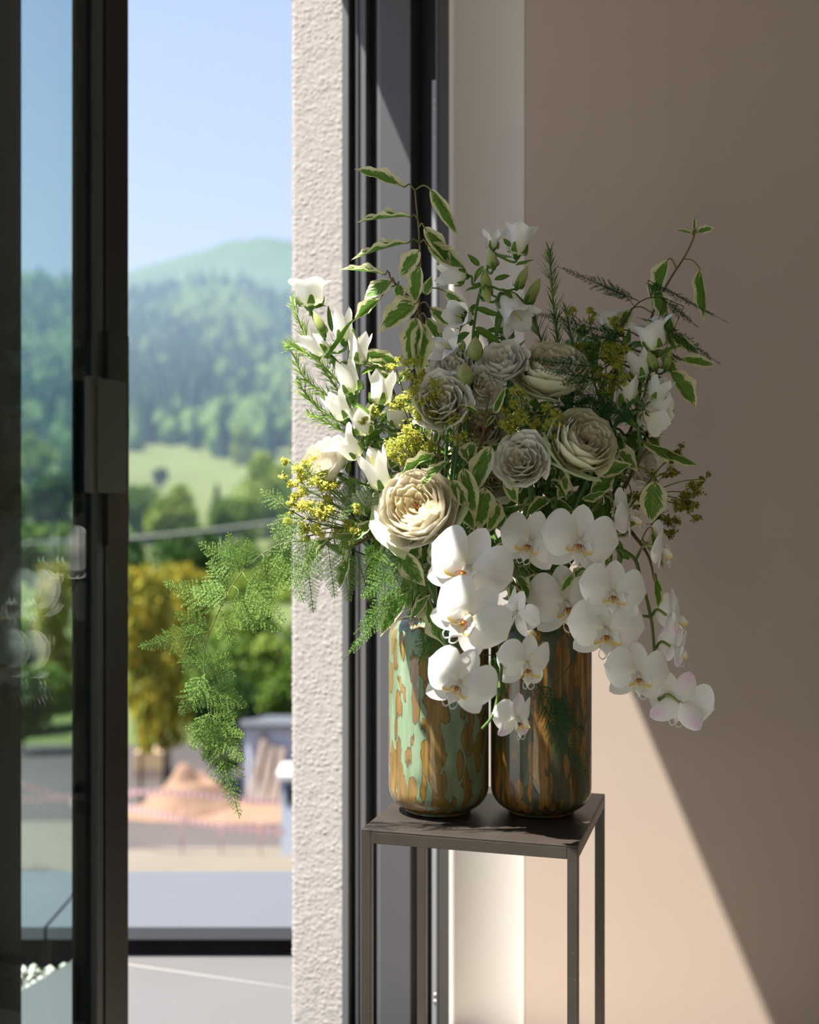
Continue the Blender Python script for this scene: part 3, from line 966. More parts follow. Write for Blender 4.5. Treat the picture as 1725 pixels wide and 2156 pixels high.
# --- orchids
def o_petal(sd):
    m = MB()
    def fn(u, v):
        w = 0.57 * max(0.0, math.sin(math.pi * min(1, u ** 1.08))) ** 0.55
        w *= (1.12 if v > 0 else 0.95)
        x = 0.05 + 0.93 * u - 0.05 * (v * v) * u
        y = 0.05 + 0.10 * u + v * w
        z = 0.03 + 0.13 * math.sin(math.pi * u) * (1 - 0.5 * v * v) - 0.13 * u * u - 0.06 * v * v * u + 0.018 * math.sin(5 * v + 4 * u)
        return (sd * x, y, z)
    def cf(u, v):
        k = max(0, 1 - u * 5)
        c = [WHT[0], WHT[1] * (1 - .02 * k), WHT[2] * (1 - .25 * k)]
        ln = max(0, 1 - abs(v) * 9) * .04
        return (c[0] + ln, c[1] + ln, c[2])
    m.grid(16, 14, fn, cf)
    return m.mesh('petal')
def o_sepal(pink):
    m = MB()
    def fn(u, v):
        w = 0.31 * max(0.0, math.sin(math.pi * min(1, u ** 0.92))) ** 0.6
        y = 0.03 + 0.90 * u
        return (v * w, y, -0.035 - 0.05 * u + 0.07 * v * v * w / .3 + 0.06 * u * u)
    def cf(u, v):
        k = pink * max(0, (u - .25)) * (1 - abs(v) * .8)
        return (WHT[0] - .05 * k, WHT[1] - .32 * k, WHT[2] - .06 * k)
    m.grid(12, 8, fn, cf)
    return m.mesh('sepal')
def o_column():
    m = MB()
    m.tube([(0, 0.03, -0.05), (0, 0.02, 0.06), (0, -0.01, 0.15), (0, -0.06, 0.21), (0, -0.085, 0.22)], [0.05, 0.06, 0.062, 0.05, 0.02], 10, (0.80, 0.76, 0.68))
    return m.mesh('column')
def o_lip():
    m = MB()
    YEL = (0.80, 0.60, 0.08); ORG = (0.75, 0.38, 0.08)
    def mixc(a, b, k):
        k = min(1, max(0, k)); return tuple(a[i] * (1 - k) + b[i] * k for i in range(3))
    for sd in (-1, 1):
        def fn(u, v):
            a = 0.2 + 1.75 * u
            x = sd * (0.03 + 0.24 * math.sin(a) * (1 - 0.12 * v))
            z = 0.07 + 0.24 * u + 0.05 * (1 - v)
            y = -0.14 + v * 0.155 * math.sin(math.pi * (0.22 + 0.66 * u)) + 0.03 * u
            return (x, y, z)
        def cf(u, v):
            c = mixc(WHT, YEL, (-0.25 - v) * 1.6 if v < -0.25 else 0)
            return mixc(c, ORG, max(0, .3 - u) * 1.2 * (1 if v < .0 else 0))
        m.grid(8, 6, fn, cf)
    def fm(u, v):
        w = 0.05 + 0.13 * math.exp(-((u - 0.52) / 0.2) ** 2) if u < .52 else 0.02 + 0.16 * max(0, 1 - (u - .52) / .48) ** 1.2
        return (v * w, -0.20 - 0.34 * u + 0.04 * v * v, 0.15 + 0.20 * math.sin(u * 2.0) - 0.06 * v * v)
    def cm(u, v):
        c = mixc(YEL, WHT, u * 3.0)
        return mixc(c, YEL, max(0, abs(v) - .65) * 2.2 * (1 if .3 < u < .75 else 0))
    m.grid(10, 6, fm, cm)
    # callus with red streaks
    m.tube([(0, -0.10, 0.12), (0, -0.15, 0.20), (0, -0.19, 0.20)], [0.04, 0.048, 0.016], 8, (0.72, 0.42, 0.05), (0.60, 0.22, 0.04))
    for k in range(5):
        a = -0.07 + 0.035 * k
        m.tube([(a * .6, -0.08, 0.17), (a * 1.3, -0.12, 0.225), (a * 1.9, -0.18, 0.215)], [0.006, 0.010, 0.004], 5, (0.36, 0.05, 0.02))
    for sd in (-1, 1):
        m.tube(spl([(sd * .015, -.53, .33), (sd * .07, -.58, .36), (sd * .15, -.53, .37), (sd * .17, -.43, .35), (sd * .12, -.36, .34), (sd * .06, -.38, .345)], 4), [.014] * 10 + [.009] * 11, 5, WHT)
    return m.mesh('lip')
OP = {-1: o_petal(-1), 1: o_petal(1)}
OS = {0: o_sepal(0.15), 1: o_sepal(1.5)}
OC, OL = o_column(), o_lip()
def orchid(root, px, py, d, span, f=(0, 0, 1), roll=0, pink=0, fold=0.0):
    pos = P(px, py, d)
    s = span / 2 * d / F
    Mx = face(pos, f, roll, s)
    b = obj('blossom', OC, M['orchid'], root, Mx)
    for sd in (-1, 1):
        rot = Matrix.Rotation(sd * fold, 4, 'Y') @ Matrix.Rotation(R.uniform(-.06, .06), 4, 'Z')
        obj('petal', OP[sd], M['orchid'], b, rot)
    for a in (R.uniform(-5, 5), 128 + R.uniform(-6, 6), -128 + R.uniform(-6, 6)):
        obj('sepal', OS[1 if pink else 0], M['orchid'], b, Matrix.Rotation(math.radians(a), 4, 'Z') @ Matrix.Rotation(R.uniform(-.12, .05), 4, 'X'))
    obj('lip', OL, M['orchid'], b, Matrix.Scale(1.12, 4))
    return pos - (Mx.to_3x3() @ Vector((0, 0, 1))).normalized() * s * 0.25

def spray(label, stem_pts, blooms, vt):
    st = [P(*q) for q in stem_pts]
    root = thing('orchid_spray', st[-1], label, 'orchid', 'white orchid sprays')
    path = spl(st, 8)
    m = MB()
    GS = (0.10, 0.16, 0.03)
    m.tube(path, [0.0032 * (1 - .45 * i / (len(path) - 1)) for i in range(len(path))], 7, (0.09, 0.15, 0.03))
    ms = []
    for bl in blooms:
        back = orchid(root, *bl)
        near = min(path, key=lambda q: (q - back).length)
        mid = (near + back) / 2 + Vector((0, 0.008, 0.008))
        m.tube(spl([near, mid, back], 4), [0.0022] * 9, 6, GS, (0.30, 0.36, 0.12))
    obj('stem', m, M['stem'], root)
    return root

spray('white orchid spray hanging over the mint green vase, five open blossoms',
      [(1000, 1290, 1.74), (1010, 1180, 1.64), (1035, 1220, 1.565), (1050, 1330, 1.53), (1055, 1420, 1.51), (1040, 1500, 1.50), (1015, 1535, 1.50)],
      [(985, 1196, 1.50, 200, (-.30, .12, 1), -25), (988, 1300, 1.455, 186, (-.25, .05, 1), -40), (968, 1436, 1.435, 166, (-.12, .05, 1), -24),
       (1108, 1398, 1.52, 140, (.42, -.28, 1), -6, 0, .18), (1088, 1512, 1.51, 118, (.62, -.25, .8), -2, 1, .25)], V1)
spray('largest white orchid spray arching to the right with many blossoms, some seen from behind',
      [(1150, 1320, 1.74), (1180, 1200, 1.68), (1260, 1150, 1.64), (1330, 1170, 1.62), (1350, 1220, 1.61), (1368, 1285, 1.61), (1376, 1340, 1.61), (1380, 1420, 1.61), (1388, 1475, 1.61)],
      [(1118, 1142, 1.585, 150, (-.25, .10, 1), -16), (1220, 1140, 1.565, 172, (-.02, .12, 1), -12), (1290, 1248, 1.545, 152, (.05, .08, 1), -8),
       (1276, 1326, 1.575, 172, (.0, -.12, 1), -4), (1342, 1420, 1.555, 148, (.10, .02, 1), -4),
       (1432, 1480, 1.60, 150, (.35, -.25, -1), 16, 1), (1418, 1296, 1.60, 126, (1, -.08, -.12), 0, 1, .2), (1424, 1364, 1.62, 112, (1, -.25, -.35), 8, 1, .2),
       (1322, 1082, 1.62, 128, (.95, .10, .22), 26, 1, .3), (1390, 1150, 1.60, 126, (1, -.12, .12), 18, 1, .2)], V2)
spray('short white orchid spray tucked in shade between the two vase tops',
      [(1150, 1330, 1.73), (1150, 1240, 1.68), (1165, 1225, 1.65), (1140, 1260, 1.64)],
      [(1192, 1270, 1.615, 178, (.12, .02, 1), 4), (1088, 1290, 1.60, 118, (-.85, -.12, .55), -32, 0, .3)], V2)

# --- roses
def rose_petal(r0, r1, h0, h1, half, curl, seed, ruffle=0.03):
    rr = random.Random(seed)
    ph = rr.uniform(0, 6)
    m = MB()
    def fn(u, v):
        k = u ** 0.8
        rad = r0 + (r1 - r0) * math.sin(k * math.pi / 2) ** 0.8 + curl * max(0, u - .72) ** 2 * 6
        edge = 1 - 0.38 * abs(v) ** 3.5
        z = h0 + (h1 - h0) * (u ** 1.15) * edge - curl * max(0, u - .8) ** 2 * 5
        a = v * half * (0.35 + 0.65 * math.sin(min(1, u * 1.25) * math.pi / 2))
        w = ruffle * u * u * (math.sin(v * 5 + ph) + .5 * math.sin(v * 11 + ph * 2))
        return ((rad + w) * math.cos(a), (rad + w) * math.sin(a), z + w * .6)
    m.grid(9, 9, fn, None)
    return m
def colour(m, f):
    m.c = [f(p[0], p[1]) for p in m.p]
    return m
def rose_set(outer, inner, seed, ruffle=0.03, rings=None):
    """petal meshes of one rose, face towards +z, radius about 1"""
    rr = random.Random(seed)
    rings = rings or [  # n, r0, r1, h0, h1, half angle, curl
        (5, .10, 1.0, -.74, -.02, .92, .14), (5, .10, .93, -.72, .20, .90, .02), (5, .10, .84, -.68, .32, .86, -.06),
        (5, .10, .74, -.62, .36, .84, -.10), (5, .08, .62, -.55, .35, .84, -.10), (5, .06, .50, -.5, .31, .80, -.08),
        (4, .05, .39, -.45, .26, .85, -.05), (4, .04, .28, -.4, .19, .85, -.04), (3, .03, .17, -.35, .10, .9, -.02)]
    res = []
    for k, (n, r0, r1, h0, h1, half, curl) in enumerate(rings):
        q = k / (len(rings) - 1)
        c = tuple(outer[i] * (1 - q) + inner[i] * q for i in range(3))
        for j in range(n):
            g = rr.uniform(.95, 1.04)
            m = rose_petal(r0, r1 * rr.uniform(.94, 1.04), h0, h1 + rr.uniform(-.05, .05), half * rr.uniform(.85, 1.1), curl, rr.random(), ruffle)
            base = (inner[0] * .98, inner[1] * .94, inner[2] * .8)
            colour(m, lambda u, v, c=c, g=g, base=base: tuple(min(.9, g * (base[i] * max(0, .5 - u) * 2 + c[i] * min(1, .0 + u * 2 if u < .5 else 1))) for i in range(3)))
            ang = 2 * math.pi * (j + .5 * (k % 2)) / n + rr.uniform(-.2, .2)
            res.append((m.mesh('petal'), ang, rr.uniform(-.05, .05)))
    return res
def rose(px, py, d, w, f, roll, pset, label, vt, mat='petal', name='rose', cat='rose', group='garden roses', sepal=True, stemc=(0.06, 0.13, 0.03), green_guard=None, core=True):
    pos = P(px, py, d); s = w / 2 * d / F
    Mx = face(pos, f, roll, s)
    back = Mx @ Vector((0, 0, -.72))
    root = thing(name, back, label, cat, group)
    for me, a, tl in pset:
        obj('petal', me, M[mat], root, Mx @ Matrix.Rotation(a, 4, 'Z') @ Matrix.Rotation(tl, 4, 'Y'))
    if green_guard:
        for a in green_guard:
            m = rose_petal(.1, 1.10, -.78, -.05, .75, .35, a)
            colour(m, lambda u, v: (.68 - .06 * u, .70, .44))
            obj('guard_petal', m.mesh('petal'), M[mat], root, Mx @ Matrix.Rotation(a, 4, 'Z'))
    if core:
        m = MB()
        for k in range(26):
            a = R.uniform(0, 6.28); q = R.uniform(.01, .09)
            m.tube([(q * math.cos(a), q * math.sin(a), -.3), (q * 1.3 * math.cos(a), q * 1.3 * math.sin(a), .04 + R.uniform(-.05, .05))], [.008, .012], 4, (0.30, 0.14, 0.03), (0.22, 0.09, 0.02))
        obj('stamens', m, M['stem'], root, Mx)
    m = MB()
    ax = (Mx.to_3x3() @ Vector((0, 0, -1))).normalized()
    tgt = Vector(vt) + Vector((0, 0, .03))
    m.tube(spl([back - ax * .006, back + ax * 0.03, (back + ax * .05).lerp(tgt, .5), tgt, tgt - Vector((0, 0, .1))], 5), 0.0026, 7, stemc)
    obj('stem', m, M['stem'], root)
    if sepal:
        m = MB()
        for k in range(5):
            a0 = 2 * math.pi * k / 5
            def fn(u, v, a0=a0):
                r = .12 + .5 * u; a = a0 + v * .35 * (1 - u)
                return (r * math.cos(a), r * math.sin(a), -.76 - .12 * math.sin(u * 3))
            m.grid(4, 2, fn, None, (0.10, 0.20, 0.04))
        obj('calyx', m, M['green'], root, Mx)
    return root
RS1 = rose_set((0.90, 0.86, 0.75), (0.90, 0.81, 0.60), 1)
RS2 = rose_set((0.82, 0.80, 0.58), (0.88, 0.81, 0.64), 2)
rose(876, 1066, 1.56, 172, (-.36, .44, 1), 10, RS1, 'big open cream rose low on the sunlit side, dark centre showing', V1, green_guard=(2.6, 3.6, 5.6))
rose(1232, 928, 1.575, 142, (.30, .42, .8), -25, RS2, 'pale greenish cream rose above the orchids on the shaded side', V2, green_guard=(3.9, 4.8))
rose(1165, 775, 1.63, 150, (-.05, .75, .66), 0, RS2, 'ivory rose seen from the side, crossed by dark fern', V2, green_guard=(3.4, 4.2))
rose(678, 968, 1.62, 112, (-.62, .60, .45), 0, RS1, 'sunlit cream rose at the left edge behind yellow florets', V1)
rose(1012, 905, 1.64, 110, (-.1, .3, 1), 40, RS1, 'shaded ivory rose deep in the middle behind leaf twigs', V1)
# --- lisianthus
LR = [(5, .10, 1.0, -.85, .02, .80, .30), (5, .10, .90, -.82, .16, .80, .16), (5, .08, .74, -.78, .24, .80, .06), (4, .06, .56, -.7, .25, .85, .02), (4, .05, .38, -.62, .2, .85, .0), (3, .04, .2, -.55, .1, .95, .0)]
LS1 = rose_set((0.91, 0.88, 0.81), (0.89, 0.85, 0.70), 5, 0.055, LR)
LS2 = rose_set((0.91, 0.88, 0.81), (0.90, 0.86, 0.73), 6, 0.06, LR)
def lisi(px, py, d, w, f, roll, ps, label, vt):
    return rose(px, py, d, w, f, roll, ps, label, vt, name='lisianthus', cat='lisianthus', group='white ruffled lisianthus', stemc=(0.08, 0.17, 0.06), core=False)
lisi(1098, 966, 1.57, 112, (-.25, .28, 1), 0, LS1, 'white ruffled lisianthus just left of the greenish rose', V2)
lisi(1058, 756, 1.62, 100, (-.2, .6, .8), 20, LS2, 'white lisianthus high in the middle next to the ivory rose', V1)
lisi(928, 842, 1.59, 118, (-.2, .3, 1), 30, LS1, 'white lisianthus behind the yellow green florets in the middle', V1)
lisi(1020, 812, 1.61, 86, (.25, .2, 1), 60, LS2, 'creamy half open lisianthus below the round green bud', V1)
lisi(950, 772, 1.62, 100, (-.2, .6, .7), 80, LS2, 'white lisianthus beneath the star shaped bellflower', V1)
lisi(1045, 1008, 1.67, 100, (.1, .1, 1), 10, LS1, 'shaded white lisianthus low in the middle behind large leaves', V1)
lisi(1386, 868, 1.66, 92, (.75, -.1, -.35), 0, LS2, 'white lisianthus at the right edge turned to the beige wall', V2)
lisi(1360, 985, 1.72, 80, (.5, .1, .6), 0, LS1, 'shaded white lisianthus at the right above the orchids', V2)
# lisianthus buds
def bud_mesh(c1, c2, seed, n=12):
    m = MB()
    def fn(u, v):
        a = (v + 1) * math.pi
        r = .42 * math.sin(math.pi * min(1, .10 + .9 * u ** .8)) ** .8 * (1 + .10 * math.sin(a * 3 + u * 5 + seed))
        return (r * math.cos(a), r * math.sin(a), u)
    m.grid(8, n, fn, lambda u, v: tuple(c1[i] * (1 - u) + c2[i] * u for i in range(3)))
    return m.mesh('bud')
BUDL = bud_mesh((0.28, 0.38, 0.10), (0.60, 0.62, 0.34), 1)
BUDB = bud_mesh((0.34, 0.44, 0.12), (0.74, 0.73, 0.46), 3)
BUDC = bud_mesh((0.26, 0.40, 0.08), (0.56, 0.60, 0.24), 2)
def axis_m(a, b, wid):
    a, b = Vector(a), Vector(b)
    z = b - a; L = z.length; z.normalize()
    x = z.orthogonal().normalized(); y = z.cross(x)
    Mx = Matrix(((x.x*wid, y.x*wid, z.x*L), (x.y*wid, y.y*wid, z.y*L), (x.z*wid, y.z*wid, z.z*L))).to_4x4()
    return Matrix.Translation(a) @ Mx
def bud_stem(label, buds, foot, vt):
    root = thing('lisianthus_buds', P(*foot), label, 'flower bud', 'lisianthus bud stems')
    m = MB()
    node = P(*foot)
    m.tube(spl([node, node.lerp(Vector(vt), .5), Vector(vt), Vector(vt) - Vector((0, 0, .1))], 5), .002, 6, (0.08, 0.16, 0.05))
    for (bx, by, tx, ty, d, w) in buds:
        a, b = P(bx, by, d), P(tx, ty, d)
        wd = w / .84 * d / F
        q = obj('bud', BUDL, M['petal'], root, axis_m(a, b, wd))
        m.tube(spl([node, node.lerp(a, .6) + Vector((0, -.004, 0)), a], 5), .0017, 6, (0.07, 0.15, 0.05))
        m2 = MB()
        for k in range(5):
            a0 = k * 1.2566
            m2.grid(3, 2, lambda u, v, a0=a0: ((.12 + .34 * math.sin(u * 1.6)) * math.cos(a0 + v * .3 * (1 - u)), (.12 + .34 * math.sin(u * 1.6)) * math.sin(a0 + v * .3 * (1 - u)), .5 * u), None, (0.12, 0.24, 0.06))
        obj('calyx', m2, M['green'], q)
    obj('stem', m, M['stem'], root)
bud_stem('two pale green lisianthus buds on a dark stem, the round one highest', [(998, 760, 1002, 708, 1.62, 36), (975, 815, 980, 762, 1.60, 42)], (985, 930, 1.62), V1)
bud_stem('small tight green lisianthus buds beside the white lisianthus', [(958, 836, 952, 806, 1.60, 13), (975, 738, 974, 714, 1.63, 13), (1032, 722, 1036, 702, 1.66, 14)], (968, 900, 1.62), V1)

# --- bellflowers
def bell_mesh(flare, lob, seed, wide=1.0):
    m = MB()
    def fn(u, v):
        a = (v + 1) * math.pi
        lb = (1 - abs(((a * 5 / (2 * math.pi) + seed) % 1) * 2 - 1)) ** .85
        hm = 1 - lob * (1 - lb)
        t = u
        r = (.10 + .28 * min(1, t / .22) ** .55 * (1 if t < .22 else 1) + .06 * max(0, t - .22)) * wide
        fl = max(0, t - .66) / .34
        r += flare * fl ** 2 * (.5 + .5 * lb) + .02 * math.cos(5 * a + 2 * seed) * t
        z = t * hm - flare * .35 * fl ** 3 * lb
        return (r * math.cos(a), r * math.sin(a), z)
    def cf(u, v):
        k = max(0, 1 - u * 2.2)
        return (.89 - .10 * k, .885 - .06 * k, .845 - .34 * k)
    m.grid(14, 50, fn, cf)
    return m.mesh('bell')
BEL = {'n': bell_mesh(.14, .36, 0), 'o': bell_mesh(.30, .20, .3, 1.12), 'w': bell_mesh(.38, .30, .6, 1.15), 'c': bell_mesh(.02, .32, .5, .9), 's': bell_mesh(.62, .45, 0, .8)}
def calyx_mesh():
    m = MB()
    for k in range(5):
        a0 = k * 2 * math.pi / 5
        def fn(u, v, a0=a0):
            r = .13 + .33 * math.sin(min(1, u * 1.5) * 1.45) + .05 * u
            a = a0 + v * .52 * (1 - u) ** .8
            return (r * math.cos(a), r * math.sin(a), -.03 + .36 * u + .05 * math.sin(u * 9))
        m.grid(6, 3, fn, lambda u, v: (.10 + .06 * u, .22 + .05 * u, .03))
    m.lathe([(0.02, -.12), (.10, -.09), (.16, -.02), (.15, .06), (.08, .1)], 10, (0.10, 0.22, 0.03))
    return m.mesh('calyx')
CAL = calyx_mesh()
STY = MB().tube([(0, 0, .05), (0.01, 0, .5), (0.03, 0.02, .80)], [.035, .025, .04], 6, (0.66, 0.60, 0.16), (0.70, 0.58, 0.12)).mesh('style')
def lance_mesh(seed, bend=.25):
    m = MB()
    def fn(u, v):
        w = .5 * math.sin(math.pi * min(1, u ** .75)) ** .9
        return (v * w, u, -bend * u * u + .12 * v * v * w + .03 * math.sin(9 * u + seed))
    m.grid(8, 4, fn, lambda u, v: (.11 + .05 * (abs(v) < .2), .23 + .06 * (abs(v) < .2), .03))
    return m.mesh('leaf')
LAN = [lance_mesh(i, b) for i, b in enumerate((.1, .3, .5))]
def leaf_m(a, b, wid, toward=(0, -1, .35), twist=0.0):
    """leaf from a to b, width wid, its upper face towards the given direction"""
    a, b = Vector(a), Vector(b)
    y = b - a; L = y.length; y.normalize()
    z = Vector(toward); z = z - y * z.dot(y)
    if z.length < 1e-3: z = y.orthogonal()
    z.normalize()
    z = Matrix.Rotation(twist, 3, y) @ z
    x = y.cross(z)
    Mx = Matrix(((x.x*wid, y.x*L, z.x*L), (x.y*wid, y.y*L, z.y*L), (x.z*wid, y.z*L, z.z*L))).to_4x4()
    return Matrix.Translation(a) @ Mx
def bell_stem(label, stem, bells, buds, leaves, vt):
    st = [P(*q) for q in stem]
    path = stem_to(vt, *st)
    root = thing('bellflower_stem', path[5], label, 'bellflower', 'white bellflower stems')
    m = MB()
    m.tube(path, [.0032 - .0014 * i / len(path) for i in range(len(path))], 7, (0.10, 0.20, 0.04), (0.16, 0.28, 0.06))
    for (cx, cyy, mx, my, d, w, kind, dz) in bells:
        a, b = P(cx, cyy, d), P(mx, my, d - dz)
        rr = {'n': .46, 'o': .58, 'w': .66, 'c': .38, 's': .72}[kind]
        Mx = axis_m(a, b, w / 2 / rr * d / F) @ Matrix.Rotation(R.uniform(0, 6.28), 4, 'Z')
        q = obj('bell', BEL[kind], M['petal'], root, Mx)
        obj('calyx', CAL, M['green'], q)
        if kind != 'c': obj('style', STY, M['stem'], q)
        cand = [p for p in path[6:] if p.z < a.z + .01] or path[6:]
        near = min(cand, key=lambda p: (p - a).length)
        ax = (b - a).normalized()
        m.tube(spl([near, near.lerp(a, .6) - Vector((0, 0, .008)), a - ax * .008, a], 4), [.0019] * 13, 6, (0.12, 0.24, 0.05))
    for (cx, cyy, mx, my, d, w) in buds:
        a, b = P(cx, cyy, d), P(mx, my, d)
        q = obj('bud', BUDB if (cx + cyy) % 2 else BUDC, M['petal'], root, axis_m(a, b, w * .78 / .84 * d / F))
        obj('calyx', CAL, M['green'], q, Matrix.Diagonal((1.05, 1.05, .8, 1)))
        near = min(path[6:], key=lambda p: (p - a).length)
        m.tube(spl([near, near.lerp(a, .6) - Vector((0, 0, .006)), a], 4), .0017, 6, (0.12, 0.24, 0.05))
    for (ax_, ay, bx, by, d, w) in leaves:
        obj('leaf', R.choice(LAN), M['green'], root, leaf_m(P(ax_, ay, d), P(bx, by, d - R.uniform(-.02, .03)), w * d / F, (R.uniform(-.5, .3), -1, R.uniform(.2, .9))))
    obj('stem', m, M['stem'], root)
bell_stem('tall sunlit bellflower stem leaning left with a ladder of white bells',
    [(830, 1120, 1.68), (790, 980, 1.66), (740, 850, 1.66), (700, 760, 1.67), (665, 680, 1.68), (655, 655, 1.68)],
    [(653, 648, 650, 584, 1.67, 74, 'o', .0), (690, 748, 636, 700, 1.64, 44, 'n', .0), (726, 722, 718, 648, 1.65, 42, 'c', .0), (753, 770, 759, 695, 1.64, 44, 'n', .0),
     (746, 834, 720, 758, 1.62, 44, 'c', .0), (801, 856, 806, 776, 1.62, 52, 'n', .0), (728, 884, 694, 822, 1.62, 44, 'n', .01), (770, 918, 756, 850, 1.61, 52, 'n', .01),
     (758, 962, 702, 912, 1.60, 66, 'w', .01), (806, 1032, 776, 942, 1.595, 54, 'n', .02), (838, 905, 838, 850, 1.66, 60, 'o', .0), (782, 1085, 752, 1030, 1.62, 46, 'c', .0),
     (835, 985, 800, 930, 1.62, 44, 'n', 0.0)],
    [(684, 706, 660, 655, 1.63, 26)],
    [(690, 760, 742, 652, 1.63, 12), (720, 790, 700, 740, 1.64, 12), (760, 790, 800, 765, 1.62, 12), (745, 850, 780, 870, 1.61, 14), (700, 700, 690, 640, 1.66, 12), (655, 650, 690, 632, 1.66, 12),
     (770, 930, 810, 900, 1.61, 14), (740, 970, 720, 1010, 1.61, 14), (800, 1040, 830, 1000, 1.61, 14), (700, 860, 680, 830, 1.63, 10)], V1)
bell_stem('upright bellflower stem at the top middle with white bells and green buds',
    [(1010, 1000, 1.70), (1005, 850, 1.70), (995, 740, 1.69), (1005, 640, 1.68), (1025, 570, 1.68), (1040, 520, 1.68)],
    [(1037, 528, 1042, 474, 1.68, 44, 's', .0), (1088, 540, 1102, 468, 1.68, 56, 'o', .0), (982, 582, 916, 577, 1.66, 42, 'n', .01), (985, 668, 955, 660, 1.66, 46, 'o', .06),
     (1060, 625, 1106, 688, 1.66, 74, 'w', .025), (960, 750, 920, 715, 1.65, 66, 's', .03), (1075, 700, 1040, 640, 1.70, 44, 'c', 0)],
    [(1040, 565, 1028, 520, 1.66, 30), (1025, 625, 1020, 565, 1.66, 32), (1088, 608, 1112, 560, 1.67, 28), (1108, 640, 1138, 585, 1.68, 32), (1022, 602, 1030, 640, 1.65, 26)],
    [(1010, 560, 985, 535, 1.66, 13), (1020, 600, 980, 610, 1.66, 14), (1040, 590, 1080, 575, 1.66, 12), (1050, 610, 1110, 620, 1.66, 13), (1000, 650, 1060, 665, 1.66, 16), (1005, 640, 960, 690, 1.66, 16),
     (1000, 690, 1060, 720, 1.65, 18), (990, 700, 940, 730, 1.65, 18), (1020, 560, 990, 590, 1.65, 14), (1085, 560, 1125, 545, 1.67, 10), (1075, 520, 1060, 500, 1.67, 12), (1040, 540, 1080, 540, 1.66, 10),
     (1060, 640, 1040, 700, 1.66, 16), (1010, 690, 985, 750, 1.65, 16), (1020, 700, 1090, 690, 1.66, 14), (1100, 640, 1130, 690, 1.68, 14)], V1)
bell_stem('shaded bellflower stem on the right with one wide white bell at the top',
    [(1330, 1000, 1.70), (1345, 900, 1.69), (1360, 820, 1.68), (1375, 750, 1.68)],
    [(1380, 738, 1364, 662, 1.655, 76, 'w', .01), (1290, 700, 1284, 650, 1.70, 60, 'o', .0), (1352, 798, 1337, 732, 1.655, 44, 'n', .0), (1318, 855, 1322, 788, 1.65, 46, 'c', .0), (1376, 842, 1402, 790, 1.645, 44, 'n', .01)],
    [(1382, 780, 1362, 735, 1.65, 28), (1402, 780, 1412, 730, 1.66, 24)],
    [(1360, 800, 1400, 790, 1.66, 12), (1350, 830, 1330, 780, 1.66, 12), (1370, 860, 1415, 845, 1.65, 14), (1350, 900, 1400, 870, 1.66, 15), (1340, 900, 1300, 860, 1.67, 15), (1375, 760, 1420, 715, 1.66, 12)], V2)

# ------------------------------------------------------------------ variegated leaves on woody twigs
def vleaf_mesh(bend, fold, wave, seed, curl=0.0):
    m = MB()
    rr = random.Random(seed); ph = rr.uniform(0, 6)
    def fn(u, v):
        w = .5 * (math.sin(math.pi * min(1, u ** .82)) ** .85) * (1 - .35 * max(0, u - .7) / .3)
        wv = wave * abs(v) * math.sin(u * 17 + ph + (2 if v > 0 else 0)) * math.sin(math.pi * u)
        z = -bend * u * u + fold * abs(v) ** 1.2 * w + wv * .5
        x = v * w * (1 - fold * .35) + wv * .25 * (1 if v > 0 else -1)
        if curl: x, z = x * math.cos(curl * u) - z * math.sin(curl * u), x * math.sin(curl * u) + z * math.cos(curl * u)
        return (x, u * (1 - .12 * bend), z)
    m.grid(14, 8, fn, None)
    return m.mesh('leaf')
VL = [vleaf_mesh(b, f, w, i, c) for i, (b, f, w, c) in enumerate(((.08, .25, .09, 0), (.22, .35, .12, .2), (.35, .30, .10, -.3), (.12, .5, .12, .4), (.45, .25, .14, .1), (.05, .15, .06, -.15)))]
TW1, TW2 = (0.11, 0.045, 0.03), (0.20, 0.20, 0.05)
def twig(label, stem, leaves, vt=None, d_all=None, grp='variegated dogwood twigs', name='dogwood_twig', tints=((1, 1, 1),)):
    st = [P(*q) for q in stem]
    path = (stem_to(vt, *st) if vt is not None else spl(st, 6))
    root = thing(name, path[0] if vt is None else path[5], label, 'leafy twig', grp)
    m = MB()
    n = len(path)
    m.tube(path, [.0026 - .0015 * i / n for i in range(n)], 6, TW1, (0.18, 0.13, 0.04))
    for L in leaves:
        ax, ay, bx, by, d, w = L[:6]
        k = L[6] if len(L) > 6 else R.randrange(len(VL))
        tw = L[7] if len(L) > 7 else R.uniform(-.5, .5)
        dd = L[8] if len(L) > 8 else R.uniform(-.02, .03)
        a, b = P(ax, ay, d), P(bx, by, d - dd)
        obj('leaf', VL[k], M['varieg'], root, leaf_m(a, b, w * d / F, (R.uniform(-.4, .2), -1, R.uniform(.15, .8)), tw))
        near = min(path[3:], key=lambda q: (q - a).length)
        if (near - a).length < .09:
            mid = near.lerp(a, .55) + Vector((0, 0, .006))
            m.tube(spl([near, mid, a, a.lerp(b, .1)], 3), [.0011] * 9 + [.0006], 5, (0.16, 0.17, 0.04), TW2)
    obj('stem', m, M['stem'], root)
    return root
